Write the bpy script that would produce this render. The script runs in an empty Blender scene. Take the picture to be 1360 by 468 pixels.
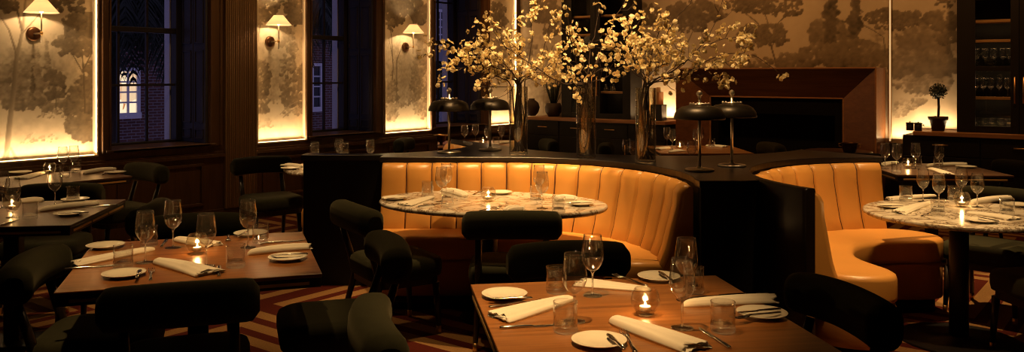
import bpy, bmesh, math, random
import numpy as np
from mathutils import Vector, Matrix
R = math.radians
PI = math.pi
SC = bpy.context.scene
COL = SC.collection
F, HZ, CX, EYE = 1130.0, 99.0, 680.0, 1.55      # focal length (px of the 1360x468 frame), horizon row, middle column, eye height
TH = 37.9                                       # the camera looks this many degrees left of the room's long axis
CT, ST = math.cos(R(TH)), math.sin(R(TH))
XL, YB = -7.77, 10.17                           # the left wall's and the back wall's inner faces
random.seed(7)

def W(x, z, h=0.0):
    """camera-plan metres (x to the right, z ahead) -> room coordinates"""
    return Vector((x * CT - z * ST, x * ST + z * CT, h))
def at(px, py, h):
    """the point at height h seen at pixel (px, py), as camera-plan (x, z)"""
    z = F * (EYE - h) / (py - HZ)
    return ((px - CX) / F * z, z)
def wall_y(px, X=XL):
    r = (px - CX) / F
    k = X / (CT * r - ST)
    return k * (ST * r + CT)
def wall_h(px, py, X=XL):
    r = (px - CX) / F
    return EYE + (HZ - py) / F * X / (CT * r - ST)
def back_x(px, Y=YB):
    r = (px - CX) / F
    k = Y / (ST * r + CT)
    return k * (CT * r - ST)
def back_h(px, py, Y=YB):
    r = (px - CX) / F
    return EYE + (HZ - py) / F * Y / (ST * r + CT)

# ------------------------------------------------------------------ mesh building
class MB:
    def __init__(self):
        self.v = []; self.f = []; self.s = []; self.m = []
    def add(self, vs, fs, smooth=False, mi=0):
        n = len(self.v)
        self.v += [tuple(p) for p in vs]
        self.f += [tuple(i + n for i in f) for f in fs]
        self.s += [smooth] * len(fs); self.m += [mi] * len(fs)
        return self
    def box(self, x0, x1, y0, y1, z0, z1, mi=0, M=None):
        vs = [Vector((x, y, z)) for z in (z0, z1) for y in (y0, y1) for x in (x0, x1)]
        if M: vs = [M @ p for p in vs]
        return self.add(vs, [(0, 2, 3, 1), (4, 5, 7, 6), (0, 1, 5, 4), (2, 6, 7, 3), (0, 4, 6, 2), (1, 3, 7, 5)], False, mi)
    def loops(self, rings, smooth=True, caps=(True, True), mi=0, closed=True):
        n = len(rings[0]); vs = [p for r in rings for p in r]; fs = []
        for i in range(len(rings) - 1):
            for j in range(n if closed else n - 1):
                a, b = i * n + j, i * n + (j + 1) % n
                fs.append((a, b, b + n, a + n))
        self.add(vs, fs, smooth, mi)
        base = len(self.v) - len(vs)
        if caps[0]: self.f.append(tuple(base + j for j in reversed(range(n)))); self.s.append(False); self.m.append(mi)
        if caps[1]: self.f.append(tuple(base + len(vs) - n + j for j in range(n))); self.s.append(False); self.m.append(mi)
        return self
    def lathe(self, prof, n=24, cx=0, cy=0, mi=0, smooth=True, closed=False):
        """prof: (r, z) from bottom to top; r = 0 makes a pole"""
        idx = []
        vs = []; fs = []
        for r, z in prof:
            if r < 1e-6:
                idx.append([len(vs)] * n); vs.append((cx, cy, z))
            else:
                idx.append(list(range(len(vs), len(vs) + n)))
                vs += [(cx + r * math.cos(2 * PI * k / n), cy + r * math.sin(2 * PI * k / n), z) for k in range(n)]
        pairs = list(zip(idx[:-1], idx[1:]))
        if closed: pairs.append((idx[-1], idx[0]))
        for a, b in pairs:
            for k in range(n):
                q = [a[k], a[(k + 1) % n], b[(k + 1) % n], b[k]]
                q2 = []
                for i in q:
                    if i not in q2: q2.append(i)
                if len(q2) > 2: fs.append(tuple(q2))
        return self.add(vs, fs, smooth, mi)
    def tube(self, pts, rad, n=8, mi=0, smooth=True):
        pts = [Vector(p) for p in pts]
        if not hasattr(rad, '__len__'): rad = [rad] * len(pts)
        rings = []; up = None
        for i, p in enumerate(pts):
            d = (pts[min(i + 1, len(pts) - 1)] - pts[max(i - 1, 0)])
            d = d.normalized() if d.length > 1e-9 else Vector((0, 0, 1))
            if up is None:
                up = d.orthogonal().normalized()
            up = (up - d * up.dot(d))
            up = up.normalized() if up.length > 1e-6 else d.orthogonal().normalized()
            w = d.cross(up)
            rings.append([p + (up * math.cos(2 * PI * k / n) + w * math.sin(2 * PI * k / n)) * rad[i] for k in range(n)])
        return self.loops(rings, smooth, (True, True), mi)
    def pad(self, outline, prof, mi=0, smooth=True):
        """outline: plan points (counter-clockwise); prof: (inset, z) from bottom to top"""
        rings = []
        for ins, z in prof:
            rings.append([(x, y, z) for x, y in inset(outline, ins)])
        return self.loops(rings, smooth, (True, True), mi)
    def build(self, name, mat, parent=None, bevel=0.0, seg=2, loc=None, rot=0.0):
        me = bpy.data.meshes.new(name)
        me.from_pydata(self.v, [], self.f)
        me.polygons.foreach_set('use_smooth', self.s)
        mats = mat if isinstance(mat, (list, tuple)) else [mat]
        for m in mats: me.materials.append(m)
        me.polygons.foreach_set('material_index', self.m)
        bm = bmesh.new(); bm.from_mesh(me)
        if bevel:
            es = [e for e in bm.edges if len(e.link_faces) == 2 and e.calc_face_angle(0) > R(35)]
            bmesh.ops.bevel(bm, geom=es, offset=bevel, segments=seg, profile=.5, affect='EDGES', clamp_overlap=True)
        bmesh.ops.recalc_face_normals(bm, faces=bm.faces)
        big = [f for f in bm.faces if len(f.verts) > 12]
        if big: bmesh.ops.triangulate(bm, faces=big, ngon_method='EAR_CLIP')
        bm.to_mesh(me); bm.free(); me.update()
        o = bpy.data.objects.new(name, me); COL.objects.link(o)
        if parent: o.parent = parent
        if loc is not None: o.location = loc
        if rot: o.rotation_euler = (0, 0, rot)
        return o

def inset(pts, d):
    if abs(d) < 1e-9: return [tuple(p) for p in pts]
    n = len(pts); out = []
    for i in range(n):
        a, b, c = Vector(pts[i - 1]), Vector(pts[i]), Vector(pts[(i + 1) % n])
        d1 = (b - a); d2 = (c - b)
        d1 = d1.normalized() if d1.length > 1e-9 else Vector((1, 0)); d2 = d2.normalized() if d2.length > 1e-9 else d1
        n1 = Vector((-d1.y, d1.x)); n2 = Vector((-d2.y, d2.x))
        m = n1 + n2
        m = m.normalized() if m.length > 1e-6 else n1
        k = d / max(.5, m.dot(n1))
        out.append((b.x + m.x * k, b.y + m.y * k))
    return out
def rrect(w, d, r, n=6, cx=0, cy=0):
    p = []
    for sx, sy, a0 in ((1, 1, 0), (-1, 1, 90), (-1, -1, 180), (1, -1, 270)):
        for k in range(n + 1):
            a = R(a0 + 90 * k / n)
            p.append((cx + sx * (w / 2 - r) + r * math.cos(a), cy + sy * (d / 2 - r) + r * math.sin(a)))
    return p
def ell(a, b, n=48, p=2.0):
    out = []
    for k in range(n):
        t = 2 * PI * k / n; c, s = math.cos(t), math.sin(t)
        out.append((a * math.copysign(abs(c) ** (2 / p), c), b * math.copysign(abs(s) ** (2 / p), s)))
    return out

# ------------------------------------------------------------------ the scene's objects
def tag(o, label=None, cat=None, group=None, kind=None):
    if label: o['label'] = label
    if cat: o['category'] = cat
    if group: o['group'] = group
    if kind: o['kind'] = kind
    return o
def thing(name, label, cat, loc=(0, 0, 0), rot=0.0, group=None):
    o = bpy.data.objects.new(name, None); COL.objects.link(o)
    o.empty_display_size = .1
    o.location = loc; o.rotation_euler = (0, 0, rot)
    return tag(o, label, cat, group)
def struct(o):
    o['kind'] = 'structure'; return o
KIDS = {}
def kids(o):
    return [c for c in COL.objects if c.parent == o]
def dup(src, label, loc, rot=0.0, group=None, scale=None):
    """a copy of a thing together with its parts and their sub-parts"""
    if src.name not in KIDS:
        KIDS[src.name] = [(c, kids(c)) for c in kids(src)]
    r = src.copy(); COL.objects.link(r)
    r.location = loc; r.rotation_euler = (0, 0, rot)
    if scale: r.scale = (scale[0], scale[1], scale[2]) if hasattr(scale, '__len__') else (scale,) * 3
    r['label'] = label
    if group: r['group'] = group
    for c, gs in KIDS[src.name]:
        d = c.copy(); COL.objects.link(d); d.parent = r
        for g in gs:
            e = g.copy(); COL.objects.link(e); e.parent = d
    return r
class Proto:
    """the first placing uses the original, later ones copy it"""
    def __init__(self, src): self.src = src; self.used = False
    def put(self, label, loc, rot=0.0, group=None, scale=None):
        if not self.used:
            self.used = True
            s = self.src
            KIDS[s.name] = [(c, kids(c)) for c in kids(s)]
            s.location = loc; s.rotation_euler = (0, 0, rot); s['label'] = label
            if scale: s.scale = (scale[0], scale[1], scale[2]) if hasattr(scale, '__len__') else (scale,) * 3
            if group: s['group'] = group
            return s
        g = dup(self.src, label, loc, rot, group, scale or 1.0)
        if not group and 'group' in g: del g['group']
        return g

# ------------------------------------------------------------------ materials
def nt(name):
    m = bpy.data.materials.new(name); m.use_nodes = True
    t = m.node_tree; t.nodes.clear()
    out = t.nodes.new('ShaderNodeOutputMaterial')
    return m, t, out
def N(t, kind, **kw):
    n = t.nodes.new(kind)
    for k, v in kw.items():
        if k.startswith('i_'):
            key = k[2:].replace('_', ' ')
            n.inputs[key].default_value = v
        else: setattr(n, k, v)
    return n
def L(t, a, b): t.links.new(a, b)
def rgba(c): return (c[0], c[1], c[2], 1.0)
def plain(name, col, rough=.5, metal=0.0, spec=.5, var=0.0, vscale=8.0, bump=0.0, bscale=60.0, sheen=0.0, coat=0.0):
    m, t, out = nt(name)
    b = N(t, 'ShaderNodeBsdfPrincipled'); L(t, b.outputs[0], out.inputs[0])
    b.inputs['Base Color'].default_value = rgba(col); b.inputs['Roughness'].default_value = rough
    b.inputs['Metallic'].default_value = metal; b.inputs['Specular IOR Level'].default_value = spec
    if sheen:
        b.inputs['Sheen Weight'].default_value = sheen; b.inputs['Sheen Roughness'].default_value = .5
        b.inputs['Sheen Tint'].default_value = (.6, .55, .35, 1)
    if coat: b.inputs['Coat Weight'].default_value = coat; b.inputs['Coat Roughness'].default_value = .15
    tc = N(t, 'ShaderNodeTexCoord')
    if var:
        n = N(t, 'ShaderNodeTexNoise', i_Scale=vscale, i_Detail=4.0); L(t, tc.outputs['Object'], n.inputs['Vector'])
        mx = N(t, 'ShaderNodeMix', data_type='RGBA')
        mx.inputs['A'].default_value = rgba([c * (1 - var) for c in col]); mx.inputs['B'].default_value = rgba([min(1, c * (1 + var)) for c in col])
        L(t, n.outputs[0], mx.inputs['Factor']); L(t, mx.outputs['Result'], b.inputs['Base Color'])
    if bump:
        n2 = N(t, 'ShaderNodeTexNoise', i_Scale=bscale, i_Detail=5.0); L(t, tc.outputs['Object'], n2.inputs['Vector'])
        bp = N(t, 'ShaderNodeBump', i_Strength=bump, i_Distance=.004); L(t, n2.outputs[0], bp.inputs['Height']); L(t, bp.outputs[0], b.inputs['Normal'])
    return m
def wood(name, c0, c1, rough=.35, stretch=(1.5, 22, 22), scale=1.6, coat=0.0):
    m, t, out = nt(name)
    b = N(t, 'ShaderNodeBsdfPrincipled'); L(t, b.outputs[0], out.inputs[0])
    b.inputs['Roughness'].default_value = rough
    if coat: b.inputs['Coat Weight'].default_value = coat; b.inputs['Coat Roughness'].default_value = .2
    tc = N(t, 'ShaderNodeTexCoord'); mp = N(t, 'ShaderNodeMapping'); mp.inputs['Scale'].default_value = stretch
    L(t, tc.outputs['Object'], mp.inputs['Vector'])
    n = N(t, 'ShaderNodeTexNoise', i_Scale=scale, i_Detail=6.0, i_Roughness=.65, i_Distortion=.6); L(t, mp.outputs[0], n.inputs['Vector'])
    r = N(t, 'ShaderNodeValToRGB'); r.color_ramp.elements[0].position = .3; r.color_ramp.elements[1].position = .72
    r.color_ramp.elements[0].color = rgba(c0); r.color_ramp.elements[1].color = rgba(c1)
    L(t, n.outputs[0], r.inputs[0]); L(t, r.outputs[0], b.inputs['Base Color'])
    bp = N(t, 'ShaderNodeBump', i_Strength=.08, i_Distance=.002); L(t, n.outputs[0], bp.inputs['Height']); L(t, bp.outputs[0], b.inputs['Normal'])
    return m
def thin_glass(name, ior=1.5, tint=(1, 1, 1), rough=.0, boost=1.0):
    m, t, out = nt(name)
    tr = N(t, 'ShaderNodeBsdfTransparent'); tr.inputs[0].default_value = rgba(tint)
    gl = N(t, 'ShaderNodeBsdfGlossy'); gl.inputs['Roughness'].default_value = rough
    fr = N(t, 'ShaderNodeFresnel')              # the same reflectance on both sides of a thin wall
    ge = N(t, 'ShaderNodeNewGeometry'); mr = N(t, 'ShaderNodeMapRange'); mr.inputs['To Min'].default_value = ior; mr.inputs['To Max'].default_value = 1 / ior
    L(t, ge.outputs['Backfacing'], mr.inputs['Value']); L(t, mr.outputs[0], fr.inputs['IOR'])
    mx = N(t, 'ShaderNodeMixShader')
    if boost != 1.0:
        mu = N(t, 'ShaderNodeMath', operation='MULTIPLY', use_clamp=True); mu.inputs[1].default_value = boost
        L(t, fr.outputs[0], mu.inputs[0]); L(t, mu.outputs[0], mx.inputs[0])
    else: L(t, fr.outputs[0], mx.inputs[0])
    L(t, tr.outputs[0], mx.inputs[1]); L(t, gl.outputs[0], mx.inputs[2]); L(t, mx.outputs[0], out.inputs[0])
    return m
def glow_glass(name, ior, tint, boost, haze):
    m = thin_glass(name, ior, tint, .0, boost); t = m.node_tree
    out = [n for n in t.nodes if n.type == 'OUTPUT_MATERIAL'][0]; src = out.inputs[0].links[0].from_socket
    ts = N(t, 'ShaderNodeBsdfTranslucent'); ts.inputs[0].default_value = (.9, .88, .82, 1)  # translucent haze put in to imitate the bowls' glow
    x = N(t, 'ShaderNodeMixShader'); x.inputs[0].default_value = haze
    L(t, src, x.inputs[1]); L(t, ts.outputs[0], x.inputs[2]); L(t, x.outputs[0], out.inputs[0]); return m
def emit(name, col, s):
    m, t, out = nt(name)
    e = N(t, 'ShaderNodeEmission'); e.inputs[0].default_value = rgba(col); e.inputs[1].default_value = s
    L(t, e.outputs[0], out.inputs[0]); return m

WARM = (1.0, .59, .235)
GLOW = (1.0, .65, .31)
MAT = {}
MAT['velvet'] = plain('green_velvet', (.022, .022, .011), .9, spec=.1, sheen=.14, var=.25, vscale=30)
MAT['dark_wood'] = wood('ebonised_wood', (.010, .006, .004), (.022, .012, .007), .35)
MAT['panel_wood'] = wood('walnut_panelling', (.085, .040, .017), (.15, .075, .032), .42, stretch=(10, 10, 1.0))
MAT['reed_wood'] = wood('reeded_oak', (.20, .11, .045), (.29, .17, .08), .45, stretch=(12, 12, .7))
MAT['mantel_wood'] = wood('mahogany', (.11, .040, .014), (.20, .080, .028), .4, stretch=(1.2, 14, 14))
MAT['counter_wood'] = wood('counter_oak', (.22, .095, .035), (.34, .16, .06), .4, stretch=(1.0, 18, 18))
MAT['shelf_wood'] = wood('shelf_oak', (.34, .19, .07), (.46, .27, .11), .45, stretch=(1.0, 18, 18))
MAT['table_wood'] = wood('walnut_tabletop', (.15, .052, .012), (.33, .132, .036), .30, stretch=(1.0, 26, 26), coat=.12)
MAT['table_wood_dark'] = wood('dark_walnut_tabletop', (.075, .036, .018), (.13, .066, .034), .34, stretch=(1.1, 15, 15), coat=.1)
MAT['table_edge'] = wood('table_edge_wood', (.016, .008, .005), (.035, .018, .010), .4)
MAT['black'] = plain('black_lacquer', (.008, .006, .005), .5, spec=.25, var=.2)
MAT['console'] = plain('black_stone_top', (.007, .006, .007), .3, spec=.22, var=.3)
MAT['rim'] = wood('dark_rim_wood', (.007, .004, .003), (.013, .007, .005), .35)
MAT['soot'] = plain('soot_black', (.004, .003, .003), .95, spec=.1, var=.2)
MAT['iron'] = plain('black_iron', (.010, .009, .009), .45, spec=.4, var=.2)
MAT['shade_black'] = plain('black_bronze', (.020, .015, .010), .38, metal=.5, var=.2)
MAT['bronze'] = plain('dark_bronze', (.10, .045, .02), .35, metal=.9, var=.2)
MAT['chrome'] = plain('polished_nickel', (.85, .77, .66), .30, metal=1.0)
MAT['steel'] = plain('cutlery_steel', (.62, .58, .54), .16, metal=1.0)
MAT['brass'] = plain('brass', (.78, .48, .18), .34, metal=1.0, var=.1)
MAT['inlay'] = plain('gold_inlay', (.80, .50, .18), .5, metal=.35)
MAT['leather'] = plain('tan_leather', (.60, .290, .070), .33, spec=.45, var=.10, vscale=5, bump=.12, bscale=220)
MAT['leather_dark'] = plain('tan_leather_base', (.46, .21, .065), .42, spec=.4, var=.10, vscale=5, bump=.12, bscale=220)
MAT['linen'] = plain('white_linen', (.68, .62, .50), .9, spec=.1, var=.04, vscale=40, bump=.15, bscale=400)
MAT['china'] = plain('cream_china', (.72, .66, .52), .18, spec=.5)
MAT['wax'] = plain('candle_wax', (.85, .75, .55), .5)
def clear_glass(name, tint, part, rough=.0, gloss=.06):
    # refracting glass mixed with plain see-through, and a soft sheen for the lamps' sparkle
    m, t, out = nt(name)
    g = N(t, 'ShaderNodeBsdfGlass'); g.inputs['IOR'].default_value = 1.48; g.inputs['Roughness'].default_value = rough; g.inputs['Color'].default_value = rgba(tint)
    tr = N(t, 'ShaderNodeBsdfTransparent'); tr.inputs[0].default_value = rgba(tint)
    mx = N(t, 'ShaderNodeMixShader'); mx.inputs[0].default_value = part
    L(t, tr.outputs[0], mx.inputs[1]); L(t, g.outputs[0], mx.inputs[2])
    gl = N(t, 'ShaderNodeBsdfGlossy'); gl.inputs['Roughness'].default_value = gloss
    fr = N(t, 'ShaderNodeFresnel'); ge = N(t, 'ShaderNodeNewGeometry'); mr = N(t, 'ShaderNodeMapRange'); mr.inputs['To Min'].default_value = 1.5; mr.inputs['To Max'].default_value = 1 / 1.5
    L(t, ge.outputs['Backfacing'], mr.inputs['Value']); L(t, mr.outputs[0], fr.inputs['IOR'])
    m2 = N(t, 'ShaderNodeMixShader'); L(t, fr.outputs[0], m2.inputs[0]); L(t, mx.outputs[0], m2.inputs[1]); L(t, gl.outputs[0], m2.inputs[2]); L(t, m2.outputs[0], out.inputs[0])
    return m
MAT['glass'] = glow_glass('drinking_glass', 1.55, (.985, .985, .985), 2.0, .014)
MAT['glass_wall'] = thin_glass('pressed_glass', 1.55, (.98, .98, .975), .02, 1.7)
def pressed_base():
    m, t, out = nt('thick_glass_base')     # translucent share stands in for light gathered in the thick glass
    tr = N(t, 'ShaderNodeBsdfTransparent'); tr.inputs[0].default_value = (.97, .97, .96, 1)
    gl = N(t, 'ShaderNodeBsdfGlossy'); gl.inputs['Roughness'].default_value = .12
    ts = N(t, 'ShaderNodeBsdfTranslucent'); ts.inputs[0].default_value = (.9, .88, .82, 1)
    a = N(t, 'ShaderNodeMixShader'); a.inputs[0].default_value = .14; b = N(t, 'ShaderNodeMixShader'); b.inputs[0].default_value = .18
    L(t, tr.outputs[0], a.inputs[1]); L(t, gl.outputs[0], a.inputs[2]); L(t, a.outputs[0], b.inputs[1]); L(t, ts.outputs[0], b.inputs[2]); L(t, b.outputs[0], out.inputs[0])
    return m
MAT['glass_heavy'] = pressed_base()
MAT['glass_stem'] = clear_glass('glass_stem', (.99, .99, .985), .6, .0, .10)
MAT['seam'] = plain('seam_shade', (.10, .040, .012), .6)
MAT['votive_glass'] = thin_glass('votive_glass', 1.55, (.95, .92, .86), .10, 1.3)
MAT['vase_glass'] = thin_glass('vase_glass', 1.62, (.97, .95, .90), .04, 2.2)
MAT['water'] = thin_glass('vase_water', 1.33, (.96, .90, .74), .03)
MAT['pane'] = thin_glass('window_glass', 1.35, (.93, .93, .95))
MAT['cab_pane'] = thin_glass('cabinet_glass', 1.3, (.92, .92, .92))
MAT['flame'] = emit('flame', (1.0, .62, .22), 45)
MAT['led'] = emit('led_strip', (1.0, .60, .24), 4.0)
MAT['paint_dark'] = plain('umber_paint', (.030, .022, .020), .5, var=.15)
MAT['shutter'] = plain('slate_paint', (.050, .042, .050), .5, var=.15)
MAT['cream'] = plain('cream_paint', (.70, .58, .42), .6, var=.05)
MAT['white_ext'] = plain('white_exterior_paint', (.75, .72, .78), .7, var=.06)
MAT['stem'] = plain('branch_bark', (.045, .025, .014), .8, var=.3, vscale=30)
MAT['terracotta'] = plain('dark_clay', (.035, .020, .014), .7, var=.2)
MAT['leaf'] = plain('box_leaf', (.018, .024, .010), .7, var=.3)
MAT['palm'] = plain('palm_leaf', (.030, .040, .025), .6, var=.3)
MAT['book'] = plain('book_cloth', (.45, .22, .09), .7, var=.1)
MAT['book_cream'] = plain('menu_paper', (.6, .48, .3), .7, var=.1)
MAT['ceiling'] = plain('ceiling_plaster', (.10, .07, .05), .9, var=.05)
MAT['stucco'] = plain('grey_stucco', (.30, .29, .33), .9, var=.1)
MAT['lit_window'] = emit('lit_room', (1.0, .60, .30), 1.6)
MAT['dim_pane'] = plain('unlit_pane', (.02, .02, .03), .15)

def blossom_mat():
    m, t, out = nt('blossom_petal')
    d = N(t, 'ShaderNodeBsdfDiffuse'); d.inputs[0].default_value = (.90, .80, .52, 1)
    r = N(t, 'ShaderNodeBsdfTranslucent'); r.inputs[0].default_value = (.80, .62, .32, 1)
    x = N(t, 'ShaderNodeMixShader', i_Fac=.35); L(t, d.outputs[0], x.inputs[1]); L(t, r.outputs[0], x.inputs[2]); L(t, x.outputs[0], out.inputs[0])
    return m
MAT['blossom'] = blossom_mat()
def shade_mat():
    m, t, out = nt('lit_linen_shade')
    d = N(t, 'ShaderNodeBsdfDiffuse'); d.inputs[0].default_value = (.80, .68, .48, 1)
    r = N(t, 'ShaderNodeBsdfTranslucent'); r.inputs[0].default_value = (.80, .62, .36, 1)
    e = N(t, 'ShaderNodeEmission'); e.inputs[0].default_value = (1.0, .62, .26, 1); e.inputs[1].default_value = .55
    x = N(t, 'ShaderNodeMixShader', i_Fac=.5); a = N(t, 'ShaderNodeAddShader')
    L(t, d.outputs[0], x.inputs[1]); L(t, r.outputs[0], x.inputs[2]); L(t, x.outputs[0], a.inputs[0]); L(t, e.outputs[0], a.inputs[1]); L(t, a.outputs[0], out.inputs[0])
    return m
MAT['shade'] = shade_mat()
def marble_mat():
    m, t, out = nt('veined_marble')
    b = N(t, 'ShaderNodeBsdfPrincipled'); L(t, b.outputs[0], out.inputs[0]); b.inputs['Roughness'].default_value = .16
    tc = N(t, 'ShaderNodeTexCoord')
    n = N(t, 'ShaderNodeTexNoise', i_Scale=2.6, i_Detail=6.0, i_Roughness=.62, i_Distortion=2.2); L(t, tc.outputs['Object'], n.inputs['Vector'])
    r = N(t, 'ShaderNodeValToRGB'); e = r.color_ramp.elements
    e[0].position = .40; e[0].color = (.76, .70, .58, 1); e[1].position = .60; e[1].color = (.78, .73, .62, 1)
    for p, c in ((.470, (.66, .59, .48)), (.493, (.24, .18, .12)), (.508, (.28, .21, .15)), (.53, (.70, .64, .52))):
        k = r.color_ramp.elements.new(p); k.color = rgba(c)
    L(t, n.outputs[0], r.inputs[0])
    n2 = N(t, 'ShaderNodeTexNoise', i_Scale=7.0, i_Detail=5.0, i_Distortion=1.0); L(t, tc.outputs['Object'], n2.inputs['Vector'])
    r2 = N(t, 'ShaderNodeValToRGB'); r2.color_ramp.elements[0].position = .35; r2.color_ramp.elements[1].position = .6
    r2.color_ramp.elements[0].color = (.62, .56, .48, 1); r2.color_ramp.elements[1].color = (1, 1, 1, 1)
    L(t, n2.outputs[0], r2.inputs[0])
    mx = N(t, 'ShaderNodeMix', data_type='RGBA', blend_type='MULTIPLY'); mx.inputs['Factor'].default_value = .8
    L(t, r.outputs[0], mx.inputs['A']); L(t, r2.outputs[0], mx.inputs['B']); L(t, mx.outputs['Result'], b.inputs['Base Color'])
    return m
MAT['marble'] = marble_mat()
def carpet_mat():
    m, t, out = nt('striped_carpet')
    b = N(t, 'ShaderNodeBsdfPrincipled'); L(t, b.outputs[0], out.inputs[0]); b.inputs['Roughness'].default_value = .95; b.inputs['Specular IOR Level'].default_value = .1
    g = N(t, 'ShaderNodeNewGeometry'); s = N(t, 'ShaderNodeSeparateXYZ'); L(t, g.outputs['Position'], s.inputs[0])
    def mth(op, a, bb=None):
        n = N(t, 'ShaderNodeMath', operation=op)
        for i, x in enumerate((a, bb)):
            if x is None: continue
            if isinstance(x, (int, float)): n.inputs[i].default_value = x
            else: L(t, x, n.inputs[i])
        return n.outputs[0]
    S = 2.16; P = .18
    def cell(o, off):
        q = mth('DIVIDE', mth('ADD', o, off), S)
        fr = mth('SUBTRACT', q, mth('FLOOR', q))
        return mth('ABSOLUTE', mth('MULTIPLY', mth('SUBTRACT', fr, .5), S))
    ax, ay = cell(s.outputs[0], 20.0), cell(s.outputs[1], 20.3)
    mxv = mth('DIVIDE', mth('MAXIMUM', ax, ay), P)
    fr = mth('SUBTRACT', mxv, mth('FLOOR', mxv))
    st = mth('GREATER_THAN', fr, .56)
    n = N(t, 'ShaderNodeTexNoise', i_Scale=90.0, i_Detail=3.0); L(t, g.outputs['Position'], n.inputs['Vector'])
    mx = N(t, 'ShaderNodeMix', data_type='RGBA'); mx.inputs['A'].default_value = (.40, .215, .080, 1); mx.inputs['B'].default_value = (.115, .018, .010, 1)
    L(t, st, mx.inputs['Factor'])
    m2 = N(t, 'ShaderNodeMix', data_type='RGBA', blend_type='MULTIPLY'); m2.inputs['Factor'].default_value = .5
    L(t, mx.outputs['Result'], m2.inputs['A']); L(t, n.outputs[0], m2.inputs['B']); L(t, m2.outputs['Result'], b.inputs['Base Color'])
    bp = N(t, 'ShaderNodeBump', i_Strength=.3, i_Distance=.004); L(t, n.outputs[0], bp.inputs['Height']); L(t, bp.outputs[0], b.inputs['Normal'])
    return m
MAT['carpet'] = carpet_mat()
def brick_mat():
    m, t, out = nt('red_brick')
    b = N(t, 'ShaderNodeBsdfPrincipled'); L(t, b.outputs[0], out.inputs[0]); b.inputs['Roughness'].default_value = .9
    tc = N(t, 'ShaderNodeTexCoord'); s = N(t, 'ShaderNodeSeparateXYZ'); L(t, tc.outputs['Object'], s.inputs[0])
    c = N(t, 'ShaderNodeCombineXYZ'); L(t, s.outputs[1], c.inputs[0]); L(t, s.outputs[2], c.inputs[1])
    k = N(t, 'ShaderNodeTexBrick'); k.inputs['Color1'].default_value = (.16, .055, .04, 1); k.inputs['Color2'].default_value = (.10, .04, .035, 1)
    k.inputs['Mortar'].default_value = (.26, .22, .23, 1); k.inputs['Scale'].default_value = 1.0
    k.inputs['Mortar Size'].default_value = .007; k.inputs['Brick Width'].default_value = .17; k.inputs['Row Height'].default_value = .056
    L(t, c.outputs[0], k.inputs['Vector']); L(t, k.outputs[0], b.inputs['Base Color'])
    return m
MAT['brick'] = brick_mat()
def mural_mat():
    m, t, out = nt('painted_mural')
    b = N(t, 'ShaderNodeBsdfPrincipled'); L(t, b.outputs[0], out.inputs[0]); b.inputs['Roughness'].default_value = .75; b.inputs['Specular IOR Level'].default_value = .2
    a = N(t, 'ShaderNodeVertexColor', layer_name='paint'); L(t, a.outputs[0], b.inputs['Base Color'])
    return m
MAT['mural'] = mural_mat()
# ================================================================== the room
struct(MB().box(-8.4, 3.2, -3.2, 10.4, -.12, 0).build('floor', MAT['carpet']))
struct(MB().box(-8.4, 3.2, -3.2, 10.4, 3.8, 3.95).build('ceiling', MAT['ceiling']))
WINS = [(3.93, 4.946), (6.25, 7.22), (8.30, 9.28)]
PANS = [(2.55, 3.82), (5.53, 6.21), (7.40, 8.26), (9.47, 10.10)]
SILL, PB, PT = .82, .80, 3.0
RX = XL - .09                                   # the murals' plane behind the wall's face
w = MB()
edges = [-3.2] + sorted([y for p in WINS + PANS for y in p]) + [10.4]
for y0, y1 in zip(edges[:-1], edges[1:]):
    if (y0, y1) in WINS:
        w.box(-8.42, XL, y0, y1, 0, SILL); w.box(-8.42, XL, y0, y1, 3.2, 3.8)
    elif (y0, y1) in PANS:
        w.box(-8.42, RX - .015, y0, y1, 0, 3.8); w.box(RX - .015, XL, y0, y1, 0, PB); w.box(RX - .015, XL, y0, y1, PT, 3.8)
    else:
        w.box(-8.42, XL, y0, y1, 0, 3.8)
struct(w.build('wall_left', MAT['panel_wood']))
struct(MB().box(-8.4, 3.2, YB, YB + .2, 0, 3.8).build('wall_back', MAT['paint_dark']))
struct(MB().box(3.0, 3.2, -3.2, 10.4, 0, 3.8).build('wall_right', MAT['paint_dark']))
struct(MB().box(-8.4, 3.2, -3.2, -3.0, 0, 3.8).build('wall_front', MAT['paint_dark']))
# skirting, dado moulding and raised panels below windows and murals
b = MB(); b.box(XL, XL + .022, -3.0, YB, 0, .14); b.box(XL, XL + .014, -3.0, YB, .14, .165)
struct(b.build('baseboard_left', MAT['panel_wood'], bevel=.004))
b = MB(); b.box(XL, XL + .03, -3.0, YB, .70, .735); b.box(XL, XL + .018, -3.0, YB, .735, .76)
struct(b.build('trim_1', MAT['panel_wood'], bevel=.004))
b = MB()
for y0, y1 in WINS + PANS:
    a0, a1 = y0 + .06, y1 - .06
    if a1 - a0 < .3: continue
    for (p, q, r, s) in ((a0, a1, .22, .25), (a0, a1, .62, .65), (a0, a0 + .03, .25, .62), (a1 - .03, a1, .25, .62)):
        b.box(XL, XL + .016, p, q, r, s)
struct(b.build('trim_2', MAT['panel_wood'], bevel=.004))
b = MB()                                        # casings at both sides of every window
for y0, y1 in WINS:
    for c0, c1 in ((y0 - .085, y0 - .005), (y1 + .005, y1 + .13)):
        b.box(XL, XL + .022, c0, c1, SILL, 3.3)
        b.box(XL + .022, XL + .034, c0, c0 + .018, SILL, 3.3); b.box(XL + .022, XL + .034, c1 - .018, c1, SILL, 3.3)
struct(b.build('trim_3', MAT['panel_wood'], bevel=.003))
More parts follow.
